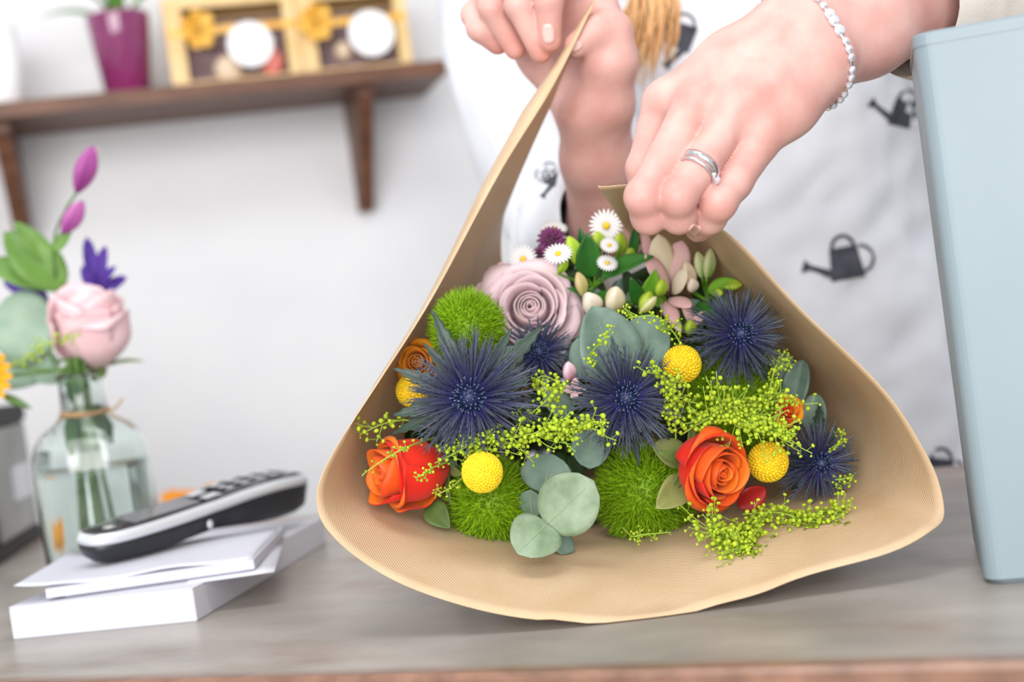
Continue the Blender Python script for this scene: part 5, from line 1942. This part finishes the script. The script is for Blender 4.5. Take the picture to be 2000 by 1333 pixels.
SB.capsule(hd + np.array([-0.03, -0.08, -0.05]), hd + np.array([-0.01, -0.082, -0.05]), 0.012, 0.012, 0.02)
SB.capsule(hd + np.array([0.08, 0.01, 0.01]), hd + np.array([0.082, 0.012, -0.02]), 0.014, 0.01, 0.01)
SB.capsule(hd + np.array([-0.08, 0.03, 0.01]), hd + np.array([-0.08, 0.032, -0.02]), 0.014, 0.01, 0.01)
SB.chain([SHO_L, ELB_L], [0.047, 0.040], 0.02)
SB.chain([SHO_R, ELB_R], [0.045, 0.032], 0.02)
for sx in (-0.085, 0.085):
    SB.chain([(0.215 + sx, 1.345, -0.10), (0.215 + sx, 1.34, -0.45), (0.215 + sx, 1.36, -0.82)], [0.09, 0.06, 0.04], 0.04)
    SB.chain([(0.215 + sx, 1.36, -0.83), (0.215 + sx - 0.03, 1.24, -0.85)], [0.04, 0.03], 0.02)
vB, fB = SB.mesh()
vB = smooth_mesh(vB, fB, 2)

pe = thing('person', 'person in white shirt printed with watering cans, folding the paper round the bouquet', 'person', at((0.215, 1.345, FLOORZ)))
bd = MB()


def skin_tint(v, pinks):
    c = np.ones((len(v), 3))
    for p, r, k in pinks:
        d_ = np.linalg.norm(v - p, axis=1)
        w_ = np.exp(-(d_ / r) ** 2)[:, None] * k
        c = c * (1 - w_) + c * w_ * np.array([0.97, 0.72, 0.68])
    return c


pk = [(p, 0.012, 0.3) for c, r in chL for p in (c[-3], c[-1])] + [(p, 0.013, 0.2) for p in mcpL]
bd.add(vL, fL, 0, skin_tint(vL, pk))
pk = [(c[-1], 0.014, 0.6) for c, r in chR]
bd.add(vR, fR, 0, skin_tint(vR, pk))
bd.add(vB, fB, 0)
body = bd.build('body', m_skin, pe, world=True, color=True)
bvhL = BVHTree.FromPolygons([Vector(q) for q in vL], fL)
bvhR = BVHTree.FromPolygons([Vector(q) for q in vR], fR)


def nail(cen_px, along_px, L, W, bvh, tip_bend=0.0):
    """nail plate laid on the finger surface that faces the viewer at that pixel"""
    n, m = 7, 6
    c = np.array(cen_px, float)
    al = np.array(along_px, float); al /= np.linalg.norm(al)
    ac = np.array([-al[1], al[0]])
    G = np.zeros((n, m, 3))
    ok = True
    for i in range(n):
        for j in range(m):
            e = 2 * i / (n - 1) - 1
            u = 2 * j / (m - 1) - 1
            q = c + al * e * L / 2 + ac * u * W / 2 * math.sqrt(max(0.05, 1 - 0.75 * abs(e) ** 3))
            r = ray(*q)
            loc, nor, idx, dist = bvh.ray_cast(Vector(CAM), Vector(nrm(r)))
            if loc is None:
                loc = Vector(G[max(i - 1, 0), j]); nor = Vector((0, 0, 0))
                if i == 0:
                    return None
            G[i, j] = np.array(loc) - nrm(r) * 0.0005
    for _ in range(2):
        G[1:-1, 1:-1] = (G[:-2, 1:-1] + G[2:, 1:-1] + G[1:-1, :-2] + G[1:-1, 2:]) / 4
    return MB().add(*sheet(G, 0.0006, (0, 0))).build('fingernail', m_nail, pe, world=True)


nail((1357, 450), (-0.6, 0.8), 24, 20, bvhL)
nail((1071, 66), (0.1, 1), 38, 24, bvhR)
nail((1124, 90), (-1, 0.5), 26, 20, bvhR)

# ---- shirt
def cloth_noise(p, s):
    return noise.noise(Vector(p) * s)


NZ, NA = 90, 110
Gs = np.zeros((NZ, NA, 3))
rot = math.radians(-24)
for i in range(NZ):
    q = i / (NZ - 1)
    z = -0.30 + 0.86 * q
    a_ = 0.195 + 0.02 * math.exp(-((z - 0.0) / 0.2) ** 2) - 0.012 * math.exp(-((z - 0.22) / 0.08) ** 2)
    b_ = 0.125 + 0.02 * math.exp(-((z - 0.36) / 0.10) ** 2) + 0.012 * math.exp(-((z + 0.05) / 0.15) ** 2)
    if z > 0.44:
        k = (z - 0.44) / 0.12
        a_ *= max(0.32, 1 - 0.68 * k ** 1.6)
        b_ *= max(0.42, 1 - 0.5 * k ** 1.6)
    for j in range(NA):
        t = 2 * math.pi * j / NA
        x, y = a_ * math.copysign(abs(math.cos(t)) ** 0.85, math.cos(t)), b_ * math.copysign(abs(math.sin(t)) ** 0.85, math.sin(t))
        X = TC[0] + x * math.cos(rot) - y * math.sin(rot)
        Y = TC[1] + x * math.sin(rot) + y * math.cos(rot)
        n1 = cloth_noise((X * 1.2, Y * 1.2, z * 0.55 + X * 0.8), 13)
        n2 = cloth_noise((X + 5, Y, z * 1.3 - X * 0.7), 24)
        n3 = cloth_noise((X * 0.7, Y + 3, z * 2.2), 42)
        dsp = 0.010 * n1 + 0.0055 * (1 - abs(n2) * 2) + 0.0015 * n3
        L_ = math.hypot(x, y)
        Gs[i, j] = (X + dsp * (X - TC[0]) / L_, Y + dsp * (Y - TC[1]) / L_, z)
sv = Gs.reshape(-1, 3)
sf = [(i * NA + j, i * NA + (j + 1) % NA, (i + 1) * NA + (j + 1) % NA, (i + 1) * NA + j) for i in range(NZ - 1) for j in range(NA)]
shirt = MB().add(sv, sf).build('shirt', m_shirt, pe, world=True)


def sleeve(name, path, rad, m_, seed, amp=0.006):
    c = catmull(path, 40)
    rr = np.interp(np.linspace(0, 1, 40), np.linspace(0, 1, len(rad)), rad)
    v, f = tube(c, rr, 48, cap=False)
    cc = np.repeat(c, 48, axis=0)
    for i in range(len(v)):
        p = v[i]
        dv = nrm(p - cc[i])
        d_ = amp * cloth_noise(p + seed, 22) + amp * 0.6 * (1 - 2 * abs(cloth_noise(p * 1.0 + seed * 2, 38)))
        v[i] = p + dv * d_
    return MB().add(v, f).build(name, m_, pe, world=True), v, f


sl, slv, slf = sleeve('sleeve', [SHO_L + np.array([-0.07, 0.02, 0.0]), SHO_L, (SHO_L + ELB_L) / 2 + np.array([0.01, 0, 0]), ELB_L, P(1960, -70, 0.935)], [0.085, 0.075, 0.066, 0.062, 0.058], m_shirt, 1.3)
cf, cfv, cff = sleeve('sleeve_cuff', pts((1975, -82, 0.94), (1900, -36, 0.915), (1830, -2, 0.885), (1764, 14, 0.866)), [0.060, 0.056, 0.048, 0.040], m_beige, 2.7, 0.003)
sr, srv, srf = sleeve('sleeve', [SHO_R + np.array([0.07, 0.02, 0]), SHO_R, (SHO_R + ELB_R) / 2 + np.array([-0.03, -0.02, 0]), ELB_R + np.array([-0.022, 0.0, 0.016]), P(1150, 470, 1.13)], [0.09, 0.08, 0.074, 0.067, 0.062], m_shirt, 4.1)
cr, crv, crf = sleeve('sleeve_cuff', pts((1158, 480, 1.145), (1168, 446, 1.105), (1188, 424, 1.076)), [0.066, 0.060, 0.037], m_shirt, 5.5, 0.003)
# trousers
tr = MB()
for sx in (-0.085, 0.085):
    v, f = tube(catmull([(0.215 + sx * 0.8, 1.345, -0.12), (0.215 + sx, 1.34, -0.45), (0.215 + sx, 1.36, -0.83)], 16), np.linspace(0.125, 0.07, 16), 28, cap=False)
    tr.add(v, f)
tr.build('trousers', m_trouser, pe, world=True)

# ---- printed watering cans on the cloth
allv = [sv, slv, srv, cfv, crv]
allf, off_ = [], 0
for vv_, ff_ in ((sv, sf), (slv, slf), (srv, srf), (cfv, cff), (crv, crf)):
    allf += [tuple(i + off_ for i in q) for q in ff_]
    off_ += len(vv_)
bvhC = BVHTree.FromPolygons([Vector(q) for q in np.concatenate(allv)], allf)


def project(q):
    r = nrm(ray(*q))
    loc, nor, idx, dist = bvhC.ray_cast(Vector(CAM), Vector(r))
    if loc is None:
        return None
    return np.array(loc) - r * 0.0012


def strip(b, c, w):
    """flat band following the 2D px polyline c, w half widths"""
    c = np.array(c, float)
    w = np.broadcast_to(np.asarray(w, float), (len(c),))
    tn = np.gradient(c, axis=0)
    tn /= np.maximum(np.linalg.norm(tn, axis=1, keepdims=True), 1e-9)
    nn = np.stack([-tn[:, 1], tn[:, 0]], 1)
    vs_, fs_ = [], []
    M_ = 5
    for i in range(len(c)):
        for j in range(M_):
            p = project(c[i] + nn[i] * w[i] * (2 * j / (M_ - 1) - 1))
            if p is None:
                return
            vs_.append(p)
    for i in range(len(c) - 1):
        for j in range(M_ - 1):
            fs_.append((i * M_ + j, i * M_ + j + 1, (i + 1) * M_ + j + 1, (i + 1) * M_ + j))
    b.add(vs_, fs_)


def can_print(x, y, s, ang):
    ca, sa = math.cos(ang), math.sin(ang)
    tr_ = lambda pl: [(x + s * (px_ * ca - py_ * sa), y + s * (px_ * sa + py_ * ca)) for px_, py_ in pl]
    b = MB()
    strip(b, tr_([(0, -32 + 64 * k / 9) for k in range(10)]), s * np.linspace(27, 34, 10))           # body
    strip(b, tr_(catmull([(-28, 18), (-52, 6), (-74, -6)], 9)), s * np.linspace(8, 4.5, 9))           # spout
    strip(b, tr_([(-70, -12 + 3 * k) for k in range(5)]), s * np.full(5, 5.0)) if False else strip(b, tr_([(-84 + 3.2 * k, -9 + 1.4 * k) for k in range(5)]), s * np.linspace(13, 6, 5))
    strip(b, tr_([(22 * math.cos(a), -30 - 24 * math.sin(a)) for a in np.linspace(0, math.pi, 14)]), s * 3.4)   # top handle
    strip(b, tr_([(31 + 24 * math.sin(a), -4 - 26 * math.cos(a)) for a in np.linspace(0, math.pi, 14)]), s * 3.0)  # rear handle
    if b.n:
        o = b.build('watering_can_print', m_print, pe, world=True)
        o.parent = shirt
        return o


for x, y, s, ang in ((1652, 514, 1.0, -0.18), (1768, 222, 0.85, 0.22), (1330, 70, 0.8, -1.2), (1072, 345, 0.5, -1.35), (1836, 925, 0.9, 0.1), (1560, 760, 0.9, -0.3)):
    can_print(x, y, s, ang)

# ---- hair
hb = MB()
rg = random.Random(5)
for i in range(150):
    u = i / 149
    tgt = (1196 + 120 * u + rg.uniform(-8, 8), 150 - 105 * abs(u - 0.45) + rg.uniform(-70, 35))
    start = hd + np.array([-0.075 + 0.02 * rg.random(), -0.01 + 0.05 * u, 0.05 + 0.03 * rg.random()])
    dd = 1.13 + 0.03 * rg.random()
    c = catmull([start, start + np.array([-0.035, -0.03, -0.10]), P(1225 + 80 * u, -60, dd), P(*tgt, dd)], 14)
    hb.add(*tube(c, np.concatenate([np.full(9, 0.0013), np.linspace(0.0013, 0.0003, 5)]), 5))
v, f = ellipsoid(hd + np.array([0.0, 0.03, 0.045]), (0.094, 0.092, 0.095), 28, 18)
hb.add(v, f)
hb.build('hair', m_hair, pe, world=True)
m_eye = mat('eye', srgb(60, 50, 44), rough=0.1)
for sx in (-0.045, 0.018):
    v, f = ellipsoid(hd + np.array([sx, -0.068, 0.018]), (0.012, 0.01, 0.008), 12, 8)
    MB().add(v, f).build('eye', m_eye, pe, world=True)

# ---- bracelet and rings
m_steel = mat('silver', srgb(226, 226, 230), rough=0.12, metal=1.0)
m_stone = mat('clear_stone', srgb(236, 238, 246), rough=0.05, metal=0.6, spec=0.8, coat=1.0)


def around(bvh, c, ax, xh, n, out=0.0):
    """points on the surface around axis ax through c"""
    ax = nrm(ax)
    x = nrm(np.asarray(xh) - ax * (np.asarray(xh) @ ax))
    y = np.cross(ax, x)
    res = []
    for k in range(n):
        a = 2 * math.pi * k / n
        dv = x * math.cos(a) + y * math.sin(a)
        loc, nor, idx, dist = bvh.ray_cast(Vector(c), Vector(dv))
        res.append((np.array(loc) + dv * out, dv) if loc is not None else (c + dv * 0.03, dv))
    return res


bc_ = P(1546, 100, 0.832)
bax = nrm(P(1690, 62, 0.872) - P(1500, 135, 0.832))
NBD = 40
ringp = around(bvhL, bc_, bax, V(0, 0, 1), NBD * 3, 0.0)
rp_ = np.array([p for p, dv in ringp]); rd_ = np.array([dv for p, dv in ringp])
for _ in range(3):
    rp_ = (np.roll(rp_, 1, 0) + rp_ * 2 + np.roll(rp_, -1, 0)) / 4
cum = np.concatenate([[0], np.cumsum(np.linalg.norm(np.diff(np.vstack([rp_, rp_[:1]]), axis=0), axis=1))])
per = cum[-1]
br = thing('bracelet', 'silver bracelet of small round stones on the wrist', 'bracelet', at(bc_))
NBD = int(per / 0.0054)
first = None
for k in range(NBD):
    s_ = per * k / NBD
    i = int(np.searchsorted(cum, s_) - 1) % len(rp_)
    p, dv = rp_[i] + rd_[i] * 0.0016, rd_[i]
    # three bigger stones on the back of the wrist
    img = ((p - CAM) @ RT / ((p - CAM) @ FW) * FPX + 1000, 666.5 - (p - CAM) @ UP / ((p - CAM) @ FW) * FPX)
    big = 18 < img[1] < 66 and (p - CAM) @ FW < (bc_ - CAM) @ FW
    r_ = 0.0036 if big else 0.0024
    b = MB()
    b.add(*xf_prof(p, dv, bax, r_)) if False else None
    M = frame(p, dv, 0, bax)
    v, f = lathe([(r_ * 0.7, -r_ * 0.6), (r_, -r_ * 0.1), (r_, r_ * 0.15), (r_ * 0.6, r_ * 0.62), (r_ * 0.15, r_ * 0.7)], 10)
    if first is None or big:
        o = MB().add(v, f).build('stone', m_stone, br, smooth=False)
        if not big:
            first = o.data
    else:
        o = bpy.data.objects.new('stone', first)
        COL.objects.link(o)
        o.parent = br
    o.matrix_basis = br.matrix_basis.inverted() @ M
MB().add(*tube(np.vstack([rp_, rp_[:2]]) + np.vstack([rd_, rd_[:2]]) * 0.0008, 0.0011, 6)).build('chain', m_steel, br, world=True)

# rings on the ring finger
fa, fb = chL[2][0][0], chL[2][0][2]
fc = chL[2][0]


def finger_ring(name, label, k0, width, thick, stones):
    c = fc[0] + (fc[2] - fc[0]) * k0 if k0 < 0 else (fc[1] + (fc[2] - fc[1]) * k0)
    ax = nrm(fc[2] - fc[1])
    c = fc[1] + (fc[2] - fc[1]) * k0
    t = thing(name, label, 'ring', frame(c, ax, 0, V(0, 0, 1)))
    R = 0.0113
    v, f = lathe([(R - 0.0006, -width / 2), (R + thick, -width / 2 + 0.0003), (R + thick, width / 2 - 0.0003), (R - 0.0006, width / 2)], 44, cap=False)
    f += [(3 * 44 + j, 3 * 44 + (j + 1) % 44, (j + 1) % 44, j) for j in range(44)]
    MB().add(v, f).build('band', m_steel, t)
    if stones:
        for a in (-0.95, -1.1):
            pass
        for k, (a, r_) in enumerate(((-1.05, 0.0026), (-0.75, 0.0015), (-1.35, 0.0015))):
            dv = np.array([math.cos(a), math.sin(a), 0])
            M = frame(dv * (R + thick + r_ * 0.5), dv, 0, (0, 0, 1))
            v, f = lathe([(r_ * 0.4, -r_ * 0.8), (r_, 0), (r_ * 0.6, r_ * 0.5), (r_ * 0.1, r_ * 0.5)], 8)
            MB().add(xf(v, M), f).build('stone', m_stone, t, smooth=False)
    return t


finger_ring('wedding_ring', 'plain wide silver ring on the ring finger', 0.02, 0.0042, 0.0009, False)
finger_ring('stone_ring', 'thin silver ring with a small stone next to the plain ring', 0.20, 0.0022, 0.0009, True)
